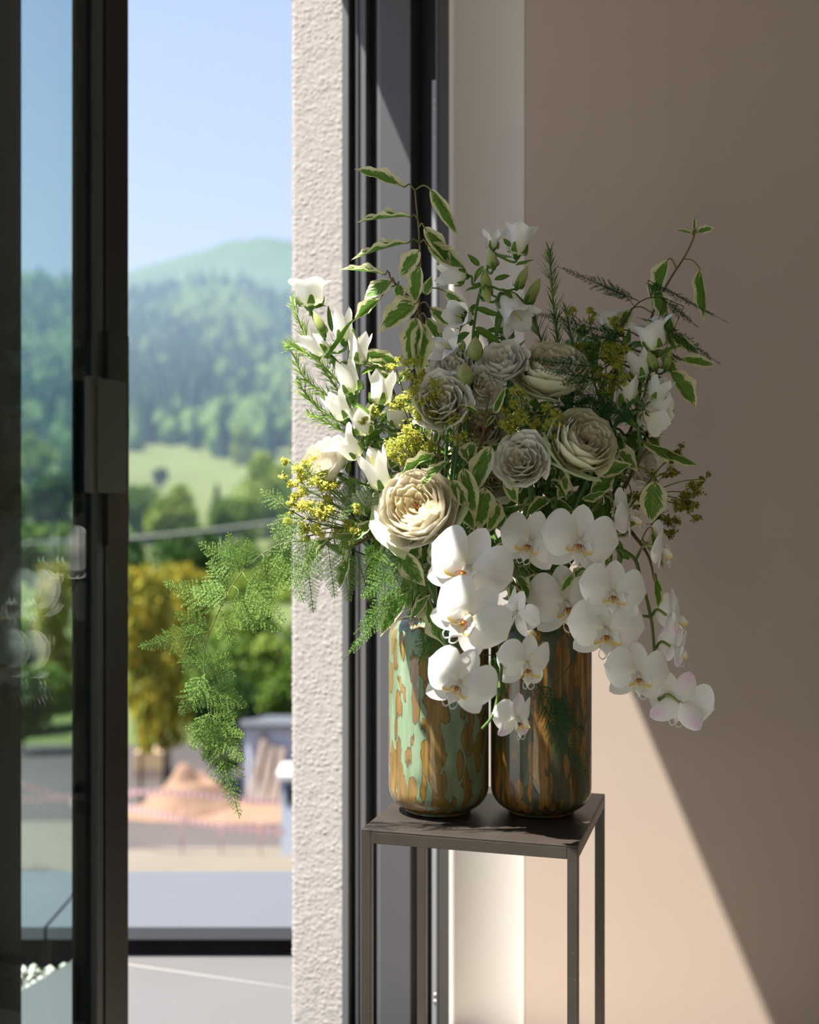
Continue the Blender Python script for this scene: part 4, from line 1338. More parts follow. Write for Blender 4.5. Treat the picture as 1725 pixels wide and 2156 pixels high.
twig('tall red stemmed variegated twig rising highest against the dark door frame',
    [(930, 1050, 1.72), (890, 800, 1.71), (884, 640, 1.70), (886, 560, 1.70), (882, 480, 1.70), (874, 400, 1.70)],
    [(852, 394, 744, 350, 1.68, 34, 0, -.2, .0), (906, 398, 966, 498, 1.69, 34, 1, .3, .0), (866, 456, 748, 460, 1.68, 28, 0, .9, .0), (893, 478, 955, 565, 1.69, 42, 3, .3, .0),
     (860, 511, 736, 538, 1.68, 28, 0, .8, .0), (884, 526, 838, 588, 1.68, 46, 0, .1, .0), (884, 560, 868, 642, 1.67, 42, 1, .0, .0), (900, 515, 992, 574, 1.69, 46, 2, .2, 0.0),
     (880, 636, 794, 690, 1.67, 62, 1, .1, .02), (876, 668, 864, 776, 1.66, 54, 0, .1, .02), (888, 680, 884, 792, 1.655, 56, 1, -.2, .02), (905, 648, 968, 694, 1.68, 32, 0, .5, .0),
     (897, 620, 905, 585, 1.69, 26, 2), (905, 690, 950, 745, 1.67, 34, 3), (935, 612, 990, 652, 1.68, 26, 0, .6), (898, 670, 930, 720, 1.66, 30, 1)], V1)
twig('side twig of pale edged leaves reaching left across the door frame',
    [(900, 720, 1.70), (882, 650, 1.69), (850, 615, 1.68), (824, 588, 1.68), (819, 572, 1.68)],
    [(812, 578, 714, 560, 1.67, 26, 0, .7, .0), (824, 592, 766, 628, 1.66, 50, 5, .0, .01), (800, 630, 744, 672, 1.665, 34, 3, .2, .0), (838, 600, 845, 632, 1.67, 34, 1), (852, 622, 862, 652, 1.67, 30, 2)])
twig('twig on the right with two small pale leaves at its very tip',
    [(1330, 900, 1.72), (1350, 760, 1.71), (1375, 660, 1.70), (1410, 590, 1.70), (1445, 535, 1.70), (1463, 492, 1.70), (1464, 458, 1.70)],
    [(1459, 492, 1422, 482, 1.69, 24, 5, .3, 0), (1467, 490, 1505, 478, 1.69, 24, 5, -.3, 0), (1462, 486, 1463, 455, 1.695, 10, 3, 0, 0),
     (1408, 546, 1364, 652, 1.69, 40, 1, .2, 0), (1474, 566, 1482, 678, 1.69, 30, 3, .5, 0), (1378, 612, 1408, 672, 1.68, 42, 2, .0, .0), (1404, 655, 1420, 745, 1.68, 36, 1, .4),
     (1412, 700, 1476, 748, 1.68, 28, 0, .6), (1432, 756, 1512, 768, 1.68, 28, 0, .3), (1412, 782, 1472, 856, 1.67, 56, 0, .1), (1398, 832, 1414, 892, 1.67, 34, 3), (1290, 695, 1270, 755, 1.69, 60, 1), (1390, 745, 1440, 800, 1.68, 34, 2),
     (1330, 650, 1300, 700, 1.70, 36, 3)], V2)
twig('twig of large dark leaves hanging between the cream rose and the orchids',
    [(1040, 870, 1.62), (1020, 920, 1.60), (1000, 975, 1.585), (990, 1060, 1.58)],
    [(1036, 940, 988, 1048, 1.575, 56, 0, -.1, .01), (975, 985, 1002, 1092, 1.565, 48, 0, .1, .01), (1022, 1026, 1008, 1118, 1.58, 60, 5, .0, .0), (962, 1030, 1000, 1122, 1.575, 40, 3, .3, 0),
     (1000, 930, 975, 985, 1.59, 44, 2, .2), (1060, 1008, 1092, 1062, 1.58, 34, 0, -.3), (1075, 980, 1096, 1035, 1.60, 34, 3), (1050, 1060, 1030, 1120, 1.59, 40, 1)])
twig('small twig with narrow pale leaves arching over the cream rose',
    [(932, 1010, 1.61), (930, 985, 1.58), (924, 945, 1.57), (922, 920, 1.57)],
    [(920, 958, 832, 996, 1.56, 26, 1, .3, .0), (945, 972, 878, 1028, 1.55, 30, 0, .5, .0), (915, 935, 922, 905, 1.565, 18, 3), (950, 1010, 985, 1072, 1.555, 40, 0, .2, 0), (926, 935, 938, 900, 1.565, 14, 3)])
twig('pair of thin leafy tips standing in front of the ivory rose in the middle',
    [(1000, 985, 1.62), (1015, 930, 1.60), (1022, 880, 1.59), (1030, 830, 1.59)],
    [(1008, 872, 966, 850, 1.585, 16, 0, .3), (1040, 870, 1066, 815, 1.585, 20, 3, .3), (1022, 900, 1045, 870, 1.59, 14, 3), (1030, 960, 1060, 925, 1.60, 26, 1), (985, 970, 968, 925, 1.59, 24, 2)])
twig('drooping variegated leaves below the cream rose over the mint vase rim',
    [(890, 1240, 1.70), (870, 1190, 1.62), (850, 1170, 1.60)],
    [(838, 1160, 896, 1236, 1.58, 52, 5, .1, 0), (862, 1238, 796, 1342, 1.60, 44, 0, .2, 0), (896, 1242, 884, 1316, 1.60, 30, 3, .3, 0), (905, 1250, 925, 1375, 1.60, 34, 1, .6, 0), (850, 1218, 870, 1290, 1.61, 34, 2), (930, 1120, 905, 1190, 1.60, 38, 1), (880, 1140, 860, 1195, 1.60, 36, 2),
     (915, 1150, 925, 1210, 1.61, 40, 0), (842, 1255, 865, 1232, 1.585, 22, 2), (868, 1300, 905, 1250, 1.59, 26, 0)])
twig('pale yellow edged leaves at the lower left among the fern',
    [(870, 1180, 1.66), (800, 1130, 1.62), (740, 1150, 1.62), (690, 1150, 1.63)],
    [(786, 1098, 738, 1140, 1.60, 32, 0, .1, 0), (700, 1132, 636, 1200, 1.61, 16, 3, .6, 0), (735, 1172, 712, 1240, 1.61, 32, 0, .4, 0), (760, 1130, 700, 1130, 1.61, 22, 1), (830, 1120, 790, 1175, 1.62, 34, 2), (800, 1165, 770, 1205, 1.62, 30, 1), (690, 1150, 735, 1165, 1.62, 20, 2)])
twig('cream splashed leaves behind the left bells in full sun',
    [(850, 900, 1.70), (830, 830, 1.69), (800, 760, 1.69), (780, 740, 1.69)],
    [(765, 745, 850, 770, 1.68, 40, 0, .2, 0), (775, 765, 835, 775, 1.675, 30, 2, .2, 0), (790, 775, 705, 760, 1.67, 24, 0, .5, 0), (820, 790, 780, 800, 1.67, 26, 1), (840, 810, 870, 770, 1.68, 30, 3), (830, 850, 780, 840, 1.67, 30, 0)])
twig('leaves at the right above the orchids, one broad with a jagged cream margin',
    [(1300, 1060, 1.70), (1330, 1000, 1.68), (1360, 950, 1.67), (1380, 930, 1.67)],
    [(1378, 1012, 1372, 1104, 1.62, 62, 5, .0, 0), (1352, 930, 1478, 986, 1.66, 28, 0, .5, 0), (1260, 1000, 1330, 975, 1.64, 44, 0, .2), (1225, 1050, 1280, 1035, 1.63, 26, 0, .8), (1290, 1000, 1240, 1050, 1.65, 44, 1), (1160, 1010, 1195, 1050, 1.62, 24, 3), (1190, 1000, 1180, 1060, 1.64, 40, 1),
     (1300, 950, 1350, 985, 1.66, 40, 2), (1155, 1050, 1110, 1075, 1.64, 34, 2), (1330, 1040, 1290, 1085, 1.66, 40, 1), (1075, 1050, 1110, 1010, 1.63, 32, 3)])
twig('narrow leaves hanging along the right orchid stem',
    [(1330, 1120, 1.66), (1365, 1170, 1.64), (1380, 1230, 1.635)],
    [(1372, 1110, 1398, 1210, 1.63, 26, 3, .3, 0), (1382, 1215, 1388, 1285, 1.615, 28, 3, .1, 0), (1210, 1206, 1178, 1252, 1.60, 24, 0, .2, 0), (1355, 1140, 1395, 1165, 1.63, 26, 2)])
twig('leaves in the gap between the two orchid sprays',
    [(1100, 1290, 1.72), (1085, 1200, 1.66), (1070, 1150, 1.64)],
    [(1062, 1140, 1052, 1190, 1.61, 40, 5, .1, 0), (1045, 1110, 1070, 1080, 1.61, 34, 2), (1090, 1215, 1115, 1260, 1.62, 34, 3), (1075, 1230, 1100, 1285, 1.62, 36, 1), (1130, 1210, 1105, 1245, 1.63, 30, 2), (1240, 1195, 1200, 1215, 1.62, 28, 1)])

# plain filling foliage deep in the bouquet
rf = random.Random(21)
def filler(label, cx, cyy, d, rad, n, vt, names='plain green leaf stems'):
    c = P(cx, cyy, d)
    root = thing('leaf_stem', c, label, 'leafy twig', names)
    m = MB()
    m.tube(spl([c, c.lerp(Vector(vt), .5), Vector(vt), Vector(vt) - Vector((0, 0, .08))], 5), .0024, 6, (0.07, 0.13, 0.03))
    for i in range(n):
        a = rf.uniform(0, 6.28); q = rf.uniform(.15, .9)
        s = P(cx + rad * q * .5 * math.cos(a), cyy - rad * q * .5 * math.sin(a), d + rf.uniform(-.03, .03))
        b = P(cx + rad * (q * .5 + .5) * math.cos(a + rf.uniform(-.5, .5)), cyy - rad * (q * .5 + .5) * math.sin(a), d + rf.uniform(-.05, .03))
        w = rf.uniform(20, 36)
        if rf.random() < .55:
            obj('leaf', rf.choice(LAN), M['green'], root, leaf_m(s, b, w * .8 * d / F, (rf.uniform(-.6, .4), -1, rf.uniform(.0, .9)), rf.uniform(-.6, .6)))
        else:
            obj('leaf', rf.choice(VL), M['varieg'], root, leaf_m(s, b, w * d / F, (rf.uniform(-.6, .4), -1, rf.uniform(.0, .9)), rf.uniform(-.6, .6)))
        m.tube([c, c.lerp(s, .6) + Vector((0, 0, .004)), s], .0012, 5, (0.08, 0.15, 0.03))
    obj('stem', m, M['stem'], root)
for i, (cx, cyy, d, rad, n, vt, lab) in enumerate((
    (840, 1010, 1.72, 95, 22, V1, 'dark leaves filling the space behind the cream rose'),
    (960, 960, 1.73, 100, 24, V1, 'leaves filling the shaded middle of the bouquet'),
    (1080, 900, 1.73, 100, 24, V1, 'leaves filling in behind the white lisianthus and florets'),
    (1190, 860, 1.73, 95, 24, V2, 'dark leaves filling in below the ivory rose'),
    (1290, 900, 1.73, 95, 24, V2, 'dark leaves behind the greenish rose on the right'),
    (1250, 1010, 1.71, 100, 26, V2, 'dark leaves between greenish rose and right orchids'),
    (1130, 1030, 1.72, 100, 26, V2, 'dark leaves above the pair of middle orchids'),
    (1010, 1090, 1.72, 95, 24, V1, 'dark leaves behind the upper left orchid'),
    (900, 1150, 1.71, 90, 22, V1, 'leaves crowding the mouth of the mint vase'),
    (1120, 1220, 1.72, 95, 22, V2, 'leaves crowding the mouth of the amber vase'),
    (1270, 1130, 1.71, 80, 18, V2, 'leaves hidden behind the right orchid row'),
    (1300, 770, 1.74, 85, 20, V2, 'leaves behind the right bellflower stem'),
    (1220, 740, 1.74, 70, 16, V2, 'leaves behind the rosemary at the upper right'),
    (790, 900, 1.72, 70, 18, V1, 'sunlit leaves behind the left bells'),
    (900, 870, 1.74, 80, 18, V1, 'leaves behind the middle yellow green florets'),
    (770, 1090, 1.70, 70, 18, V1, 'leaves at the lower left behind the fern'),
    (1360, 920, 1.72, 60, 14, V2, 'leaves at the right edge before the beige wall'),
    (950, 800, 1.78, 90, 22, V1, 'deep green leaves behind the tall dogwood twig'),
    (1080, 800, 1.79, 95, 24, V1, 'deep green leaves behind the high white lisianthus'),
    (880, 1060, 1.78, 100, 24, V1, 'deep green leaves at the back of the sunlit side'),
    (1010, 1010, 1.79, 110, 26, V1, 'deep green leaves at the back of the bouquet middle'),
    (1140, 950, 1.79, 110, 26, V2, 'deep green leaves at the back behind the florets'),
    (1250, 960, 1.79, 100, 24, V2, 'deep green leaves at the back right of the bouquet'),
    (1200, 1100, 1.78, 105, 24, V2, 'deep green leaves at the back above the amber vase'),
    (1040, 1180, 1.78, 95, 22, V1, 'deep green leaves at the back between the vases'),
    (1180, 1250, 1.68, 60, 14, V2, 'dark leaves just above the amber vase mouth'))):
    filler(lab, cx, cyy, d, rad, n, vt)

# ------------------------------------------------------------------ rosemary
def rosemary(label, stem, vt, nl=110, ln=36, light=1.0, w=3.2):
    st = [P(*q) for q in stem]
    root = thing('rosemary_sprig', st[0], label, 'rosemary', 'rosemary sprigs')
    m = MB()
    path = spl(st, 8)
    g = light  # scales the colour itself: sunlit sprigs painted brighter, shaded ones darker
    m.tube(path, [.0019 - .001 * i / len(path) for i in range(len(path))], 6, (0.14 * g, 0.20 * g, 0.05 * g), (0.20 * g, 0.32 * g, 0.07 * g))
    obj('stem', m, M['stem'], root)
    m = MB()
    rr = random.Random(hash(label) % 1000 if False else int(stem[0][0] * 7 + stem[0][1]))
    tot = len(path) - 1
    for i in range(nl):
        k = (i + rr.random()) / nl
        f = k * tot; j = min(int(f), tot - 1)
        p = path[j].lerp(path[j + 1], f - j)
        t = (path[j + 1] - path[j]).normalized()
        a = t.orthogonal().normalized(); b = t.cross(a)
        w_ = rr.uniform(0, 6.28)
        rad = a * math.cos(w_) + b * math.sin(w_)
        L = ln * p.y / F * rr.uniform(.6, 1.15) * (1 - .45 * max(0, k - .8) / .2)
        dv = (rad * rr.uniform(.55, .95) + t * rr.uniform(.45, .9)).normalized()
        sd = dv.cross(t).normalized() * (w / 2 * p.y / F)
        up_ = sd.cross(dv).normalized()
        q1 = p + dv * L * .5 + up_ * L * .05; q2 = p + dv * L + t * L * .12
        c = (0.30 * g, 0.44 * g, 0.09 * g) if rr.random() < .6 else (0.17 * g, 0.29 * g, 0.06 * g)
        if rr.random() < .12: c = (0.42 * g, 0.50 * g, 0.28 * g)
        V = [p - sd * .5, p + sd * .5, q1 + sd, q1 - sd, q2, p + dv * L * .3 + up_ * L * .02]
        m.add(V, [(0, 1, 2, 3), (3, 2, 4)], c)
    o = obj('needles', m, M['green'], root); o['kind'] = 'stuff'
SUN_TINT = 1.15  # sun brightness put into the leaf colour of the left sprigs
rosemary('sunlit rosemary sprig standing at the far left under the top bell', [(745, 860, 1.68), (690, 790, 1.68), (640, 700, 1.68), (612, 625, 1.68)], V1, 130, 38, SUN_TINT)
rosemary('rosemary sprig pointing left over the stucco edge', [(760, 860, 1.68), (690, 780, 1.67), (640, 740, 1.67), (606, 725, 1.67)], V1, 120, 40, SUN_TINT)
rosemary('rosemary sprig curving left below the second bell', [(770, 900, 1.68), (700, 840, 1.67), (645, 800, 1.67), (620, 752, 1.67)], V1, 130, 40, SUN_TINT)
rosemary('lower rosemary sprig at the left with curled tips', [(790, 940, 1.68), (720, 890, 1.67), (660, 850, 1.67), (625, 800, 1.67)], V1, 130, 40, SUN_TINT)
rosemary('short rosemary sprig over the left cream rose', [(800, 980, 1.67), (740, 920, 1.66), (690, 890, 1.66), (650, 870, 1.66)], V1, 110, 38, SUN_TINT)
rosemary('rosemary tuft between the left cream rose and the bells', [(830, 1040, 1.66), (770, 1020, 1.63), (720, 1015, 1.62), (690, 1030, 1.62)], V1, 100, 40, SUN_TINT)
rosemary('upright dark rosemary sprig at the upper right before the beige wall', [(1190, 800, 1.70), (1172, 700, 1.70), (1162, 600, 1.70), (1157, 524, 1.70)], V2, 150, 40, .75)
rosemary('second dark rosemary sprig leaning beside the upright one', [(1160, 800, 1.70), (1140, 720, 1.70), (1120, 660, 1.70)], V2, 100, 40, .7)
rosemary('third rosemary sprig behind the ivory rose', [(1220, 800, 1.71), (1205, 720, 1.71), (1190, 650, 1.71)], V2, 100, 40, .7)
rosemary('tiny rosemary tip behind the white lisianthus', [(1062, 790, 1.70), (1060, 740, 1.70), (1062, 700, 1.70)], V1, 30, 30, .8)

# ------------------------------------------------------------------ lady's mantle: airy yellow green floret clouds
def floret_cloud(label, clusters, foot, vt, cols, name='floret_sprig', dens=1.0):
    f0 = P(*foot)
    root = thing(name, f0, label, 'floret sprig', 'yellow green floret sprigs')
    m = MB()
    sc_ = (0.14, 0.20, 0.04)
    m.tube(spl([f0, f0.lerp(Vector(vt), .5), Vector(vt), Vector(vt) - Vector((0, 0, .08))], 5), .0016, 6, sc_)
    rr = random.Random(int(foot[0] * 3 + foot[1]))
    for (cx, cyy, d, rpx) in clusters:
        c = P(cx, cyy, d)
        m.tube(spl([f0, f0.lerp(c, .6) + Vector((0, 0, .006)), c], 4), .0009, 5, sc_)
        cl = MB()
        n = int(rpx * rpx * .20 * dens) + 24
        nb = max(3, int(rpx / 6))
        hubs = []
        for i in range(nb):
            h = c + Vector((rr.uniform(-1, 1), rr.uniform(-.7, .7), rr.uniform(-1, 1))) * (rpx * .72 * d / F)
            hubs.append(h)
            cl.tube([c + Vector((0, 0, -.3 * rpx * d / F)), h], .0006, 4, sc_)
        for i in range(n):
            h = rr.choice(hubs)
            p = h + Vector((rr.gauss(0, 1), rr.gauss(0, 1), rr.gauss(0, .8))) * (rpx * .20 * d / F)
            z = Vector((rr.gauss(0, .6), -1 + rr.gauss(0, .5), .6 + rr.gauss(0, .5))).normalized()
            x = z.orthogonal().normalized(); y = z.cross(x)
            w_ = rr.uniform(0, 6.28); x, y = x * math.cos(w_) + y * math.sin(w_), y * math.cos(w_) - x * math.sin(w_)
            s = rr.uniform(.0022, .0034)
            V = [p + z * s * .25]
            for k in range(4):
                a = k * math.pi / 2
                dv = x * math.cos(a) + y * math.sin(a); e2 = x * math.cos(a + .78) + y * math.sin(a + .78)
                V += [p + dv * s + z * s * .3, p + e2 * s * .38]
            cc = rr.choice(cols); g = rr.uniform(.8, 1.2)
            cc = tuple(q * g for q in cc)
            cl.add(V, [(0, 8, 1), (0, 1, 2), (0, 2, 3), (0, 3, 4), (0, 4, 5), (0, 5, 6), (0, 6, 7), (0, 7, 8)], [tuple(q * .8 for q in cc)] + [cc] * 8)
        o = obj('floret_cluster', cl, M['floret'], root); o['kind'] = 'stuff'
    obj('stem', m, M['stem'], root)
YG = [(0.62, 0.62, 0.10), (0.52, 0.57, 0.09), (0.68, 0.64, 0.12), (0.44, 0.50, 0.09)]
YB = [(0.74, 0.70, 0.14), (0.66, 0.66, 0.13), (0.60, 0.62, 0.12)]
YD = [(0.30, 0.30, 0.04), (0.24, 0.27, 0.04), (0.36, 0.33, 0.05), (0.20, 0.16, 0.03)]
floret_cloud('yellow green florets in the middle left, above the cream rose', [(850, 925, 1.575, 38), (835, 955, 1.58, 26), (880, 915, 1.58, 32), (880, 955, 1.575, 28), (905, 935, 1.58, 26), (955, 905, 1.59, 34), (940, 880, 1.60, 26), (845, 970, 1.58, 20)], (900, 1010, 1.62), V1, YG)
floret_cloud('yellow green floret column between the bells and white lisianthus', [(870, 780, 1.61, 34), (895, 820, 1.60, 36), (870, 830, 1.60, 26), (905, 850, 1.60, 28), (880, 870, 1.60, 26), (845, 850, 1.61, 24), (790, 870, 1.60, 20), (765, 885, 1.59, 14), (830, 765, 1.63, 18)], (885, 960, 1.64), V1, YG)
floret_cloud('bright yellow green florets in front of the greenish rose', [(1095, 830, 1.60, 22), (1062, 855, 1.60, 20), (1100, 870, 1.59, 34), (1080, 895, 1.59, 26), (1075, 920, 1.59, 22), (1150, 855, 1.585, 16), (1165, 880, 1.58, 24), (1170, 905, 1.58, 22), (1180, 930, 1.575, 20), (1140, 895, 1.59, 22), (1125, 985, 1.585, 16), (1120, 1005, 1.585, 12), (1105, 935, 1.59, 20)], (1120, 1000, 1.64), V2, YG)
floret_cloud('olive florets right of the ivory rose', [(1275, 755, 1.65, 34), (1295, 790, 1.64, 30), (1290, 830, 1.64, 26), (1250, 770, 1.65, 20), (1310, 745, 1.65, 26), (1240, 665, 1.68, 18), (1205, 660, 1.68, 14), (1300, 680, 1.67, 20), (1315, 700, 1.67, 18), (1265, 800, 1.64, 20), (1225, 740, 1.67, 20)], (1280, 900, 1.68), V2, [(0.52, 0.52, 0.07), (0.44, 0.46, 0.06), (0.38, 0.42, 0.06)])
floret_cloud('sunlit bright yellow florets at the far left over the stucco', [(625, 975, 1.61, 24), (645, 990, 1.60, 28), (605, 970, 1.62, 12), (608, 1015, 1.61, 18), (665, 1010, 1.60, 28), (690, 1020, 1.60, 22), (640, 1030, 1.61, 22), (610, 1060, 1.61, 22), (655, 1085, 1.60, 34), (680, 1070, 1.60, 24), (605, 1090, 1.61, 18), (630, 1105, 1.61, 22), (670, 1115, 1.60, 24), (700, 1060, 1.60, 20), (640, 1130, 1.61, 12), (725, 1110, 1.61, 26), (745, 1075, 1.60, 18), (770, 1120, 1.61, 24), (730, 1140, 1.62, 20)], (800, 1130, 1.64), V1, YB, dens=1.25)
floret_cloud('brownish olive florets at the far right against the beige wall', [(1432, 945, 1.66, 16), (1415, 965, 1.66, 14), (1410, 990, 1.65, 20), (1462, 1040, 1.65, 30), (1485, 1008, 1.65, 14), (1452, 1075, 1.65, 26), (1440, 1055, 1.65, 24), (1395, 1090, 1.65, 26), (1375, 1075, 1.65, 22), (1420, 1110, 1.65, 20), (1408, 1130, 1.65, 14), (1350, 1055, 1.66, 20), (1385, 1010, 1.66, 18)], (1340, 1050, 1.68), V2, YD)

# ------------------------------------------------------------------ asparagus fern
def plume(m, a, b, wid, nrm, col, npin=15, needle=4.2, rr=R, rachis=.0007, sag=0.0):
    """flat feathery branch from a to b, half width wid (m), lying in the plane with normal nrm"""
    a, b = Vector(a), Vector(b)
    t = (b - a); L = t.length; t.normalize()
    nrm = Vector(nrm); nrm = (nrm - t * nrm.dot(t)).normalized()
    sd = t.cross(nrm)
    bend = lambda k: Vector((0, 0, -sag * k * k))
    pts = [a + t * L * k / 10 + bend(k / 10) for k in range(11)]
    m.tube(pts, [rachis * (1 - .6 * k / 10) for k in range(11)], 4, col)
    V, Fc, C = [], [], []
    def needles(p0, p1, n, ln):
        ax = (p1 - p0); l = ax.length; ax.normalize()
        s2 = ax.cross(nrm).normalized()
        for i in range(n):
            k = (i + .5) / n
            p = p0.lerp(p1, k)
            for s in (-1, 1):
                dv = (s2 * s * rr.uniform(.7, 1) + ax * rr.uniform(.35, .9) + nrm * rr.uniform(-.7, .7)).normalized()
                q = p + dv * ln * rr.uniform(.7, 1.15) * (1 - .4 * k)
                w = dv.cross(nrm + s2 * .3).normalized() * .00052
                j = len(V)
                V.extend((p - w, p + w, q)); Fc.append((j, j + 1, j + 2))
                g = rr.uniform(.75, 1.3)
                C.extend([(col[0] * g, col[1] * g, col[2] * g)] * 3)
    nl = needle / 1000
    for i in range(npin):
        k = .06 + .92 * i / npin
        p = a + t * L * k + bend(k)
        pr = math.sin(math.pi * min(1, (.16 + .84 * k) ** .75)) ** .9 if k < .5 else (1 - k) ** .8 * 1.55 * .62 + .06
        for s in (-1, 1):
            ln = wid * pr * rr.uniform(.82, 1.1)
            if ln < nl: continue
            dv = (sd * s * .86 + t * rr.uniform(.5, .75) + nrm * rr.uniform(-.15, .15)).normalized()
            e_ = p + dv * ln + Vector((0, 0, -.06 * ln))
            needles(p, e_, max(4, int(ln / .0014)), nl)
    needles(a + t * L * .3 + bend(.3), b + bend(1), max(6, int(L * .7 / .002)), nl * .8)
    n0 = len(m.v)
    m.v.extend(tuple(v) for v in V); m.f.extend(tuple(i + n0 for i in f) for f in Fc); m.c.extend(C); m.p.extend([(0, 0, 0)] * len(V))
def fern(label, stem, plumes, col, vt=None, rad=.0013, stemcol=(0.20, 0.24, 0.08), flat=(0, -1, .1), needle=4.2):
    st = [P(*q) for q in stem]
    path = spl(st, 8) if vt is None else stem_to(vt, *st)
    root = thing('fern_frond', path[0], label, 'fern', 'feathery asparagus fern fronds')
    ms = MB()
    ms.tube(path, [rad * (1 - .55 * i / len(path)) for i in range(len(path))], 6, (0.03, 0.03, 0.02), stemcol)
    rr = random.Random(int(stem[0][0] + stem[0][1] * 3))
    for q in plumes:
        ax, ay, bx, by, d, w = q[:6]
        dd = q[6] if len(q) > 6 else rr.uniform(-.02, .02)
        a, b = P(ax, ay, d), P(bx, by, d - dd)
        near = min(path, key=lambda p: (p - a).length)
        ms.tube([near, near.lerp(a, .5), a], .0006, 4, stemcol)
        m = MB()
        nrm = Vector(flat) + Vector((rr.uniform(-.4, .4), 0, rr.uniform(-.4, .5)))
        g = rr.uniform(.85, 1.15)
        plume(m, a, b, w * d / F, nrm, (col[0] * g, col[1] * g, col[2] * g), max(7, int((b - a).length / .0055)), needle, rr)
        o = obj('branchlet', m, M['fern'], root); o['kind'] = 'stuff'
    obj('stem', ms, M['stem'], root)
FG = (0.18, 0.31, 0.07)
fern('long asparagus fern frond cascading from the left over the open door gap',
    [(880, 1210, 1.68), (820, 1190, 1.64), (740, 1158, 1.62), (660, 1142, 1.62), (600, 1143, 1.62), (545, 1172, 1.62), (500, 1218, 1.62), (462, 1285, 1.62), (434, 1355, 1.62), (430, 1420, 1.62), (440, 1505, 1.62)],
    [(520, 1195, 418, 1142, 1.62, 45), (505, 1205, 480, 1120, 1.62, 40), (515, 1195, 522, 1132, 1.62, 34), (470, 1275, 344, 1224, 1.62, 46), (480, 1255, 400, 1240, 1.61, 40), (480, 1245, 440, 1180, 1.63, 44), (438, 1330, 290, 1362, 1.62, 40), (440, 1325, 368, 1290, 1.62, 38), (434, 1350, 385, 1420, 1.62, 40),
     (555, 1170, 570, 1275, 1.61, 46), (590, 1150, 640, 1270, 1.61, 48), (520, 1220, 600, 1312, 1.61, 44), (485, 1270, 595, 1330, 1.62, 40), (468, 1290, 492, 1362, 1.62, 34), (500, 1240, 540, 1330, 1.61, 42),
     (432, 1400, 490, 1375, 1.62, 30), (432, 1400, 498, 1430, 1.62, 40), (432, 1430, 378, 1508, 1.62, 38), (434, 1450, 524, 1488, 1.62, 36), (436, 1460, 500, 1515, 1.62, 34), (440, 1500, 404, 1582, 1.62, 38), (442, 1505, 428, 1602, 1.61, 34),
     (445, 1505, 516, 1552, 1.62, 30), (450, 1520, 515, 1605, 1.62, 40), (452, 1530, 505, 1724, 1.62, 46), (446, 1520, 460, 1610, 1.61, 34), (432, 1420, 400, 1480, 1.61, 34), (600, 1150, 560, 1210, 1.61, 34), (430, 1395, 372, 1395, 1.62, 26)],
    FG)
fern('fern tuft hanging straight down in front of the stucco edge',
    [(860, 1180, 1.68), (780, 1120, 1.62), (700, 1110, 1.61), (640, 1090, 1.61), (590, 1060, 1.61), (550, 1030, 1.61)],
    [(640, 1120, 660, 1290, 1.60, 46), (665, 1130, 620, 1240, 1.60, 40), (690, 1140, 705, 1260, 1.60, 40), (720, 1150, 735, 1270, 1.61, 38), (610, 1080, 575, 1140, 1.61, 36), (600, 1065, 548, 1030, 1.61, 26), (640, 1090, 590, 1120, 1.60, 36), (700, 1100, 750, 1010, 1.59, 42), (700, 1110, 650, 1060, 1.60, 36), (745, 1120, 700, 1160, 1.60, 40), (760, 1080, 790, 1010, 1.59, 34), (690, 1060, 640, 975, 1.605, 36), (730, 1060, 690, 985, 1.60, 36), (625, 1100, 600, 1160, 1.60, 26), (750, 1160, 780, 1270, 1.62, 38), (790, 1170, 800, 1250, 1.62, 34)],
    (0.20, 0.33, 0.09))
fern('fern tuft at the lower left beside the mint vase neck with one thin trailing tip',
    [(900, 1230, 1.68), (870, 1200, 1.62), (840, 1190, 1.60)],
    [(860, 1170, 770, 1210, 1.58, 44), (880, 1160, 800, 1180, 1.58, 40), (840, 1200, 760, 1260, 1.585, 40), (860, 1230, 722, 1392, 1.59, 30), (880, 1210, 800, 1270, 1.58, 40), (885, 1230, 860, 1300, 1.59, 36), (880, 1180, 895, 1260, 1.585, 34), (870, 1150, 850, 1230, 1.58, 40), (830, 1250, 745, 1335, 1.59, 26), (800, 1180, 765, 1155, 1.59, 30)],
    (0.155, 0.31, 0.06))
DG = (0.03, 0.08, 0.025)
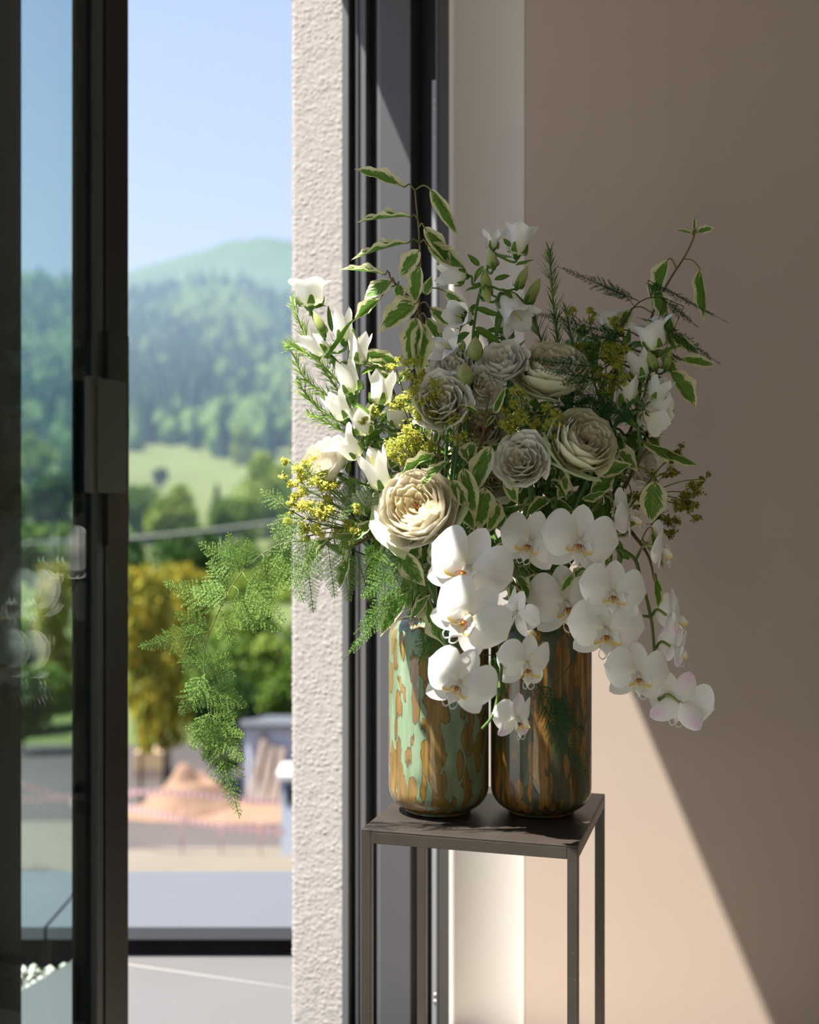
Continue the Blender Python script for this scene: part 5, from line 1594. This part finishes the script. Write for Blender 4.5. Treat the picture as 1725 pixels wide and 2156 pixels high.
fern('dark flat fern frond stretched out at the upper right against the wall',
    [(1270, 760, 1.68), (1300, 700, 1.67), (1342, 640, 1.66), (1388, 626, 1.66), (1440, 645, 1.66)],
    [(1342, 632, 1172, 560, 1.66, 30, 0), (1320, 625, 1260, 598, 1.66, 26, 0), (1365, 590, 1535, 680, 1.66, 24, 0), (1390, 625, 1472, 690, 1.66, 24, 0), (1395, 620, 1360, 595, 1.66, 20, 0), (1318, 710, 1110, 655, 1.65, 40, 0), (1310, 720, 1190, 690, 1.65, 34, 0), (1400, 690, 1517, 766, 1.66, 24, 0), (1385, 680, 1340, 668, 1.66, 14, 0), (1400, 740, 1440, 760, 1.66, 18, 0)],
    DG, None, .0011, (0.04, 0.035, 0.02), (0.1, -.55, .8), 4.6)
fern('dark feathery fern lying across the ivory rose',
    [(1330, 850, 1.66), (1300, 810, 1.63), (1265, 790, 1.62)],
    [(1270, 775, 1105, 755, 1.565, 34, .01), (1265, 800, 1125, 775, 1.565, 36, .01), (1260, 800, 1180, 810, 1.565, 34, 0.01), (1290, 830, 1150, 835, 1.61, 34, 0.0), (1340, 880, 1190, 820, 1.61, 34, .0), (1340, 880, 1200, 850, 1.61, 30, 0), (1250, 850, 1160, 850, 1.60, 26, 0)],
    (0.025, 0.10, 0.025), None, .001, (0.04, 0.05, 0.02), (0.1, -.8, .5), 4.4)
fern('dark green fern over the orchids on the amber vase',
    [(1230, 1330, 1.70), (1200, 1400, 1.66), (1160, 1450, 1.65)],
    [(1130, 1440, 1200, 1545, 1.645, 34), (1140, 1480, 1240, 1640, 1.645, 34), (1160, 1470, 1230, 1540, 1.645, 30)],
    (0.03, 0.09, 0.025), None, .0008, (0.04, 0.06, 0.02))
fern('fern wisps over the mint vase behind the orchids',
    [(930, 1290, 1.72), (925, 1330, 1.66), (920, 1380, 1.65)],
    [(925, 1300, 905, 1440, 1.645, 36), (930, 1320, 960, 1400, 1.645, 32), (1040, 1380, 1060, 1470, 1.645, 30), (915, 1320, 880, 1400, 1.65, 30)],
    (0.06, 0.19, 0.04), None, .0008, (0.06, 0.1, 0.03))
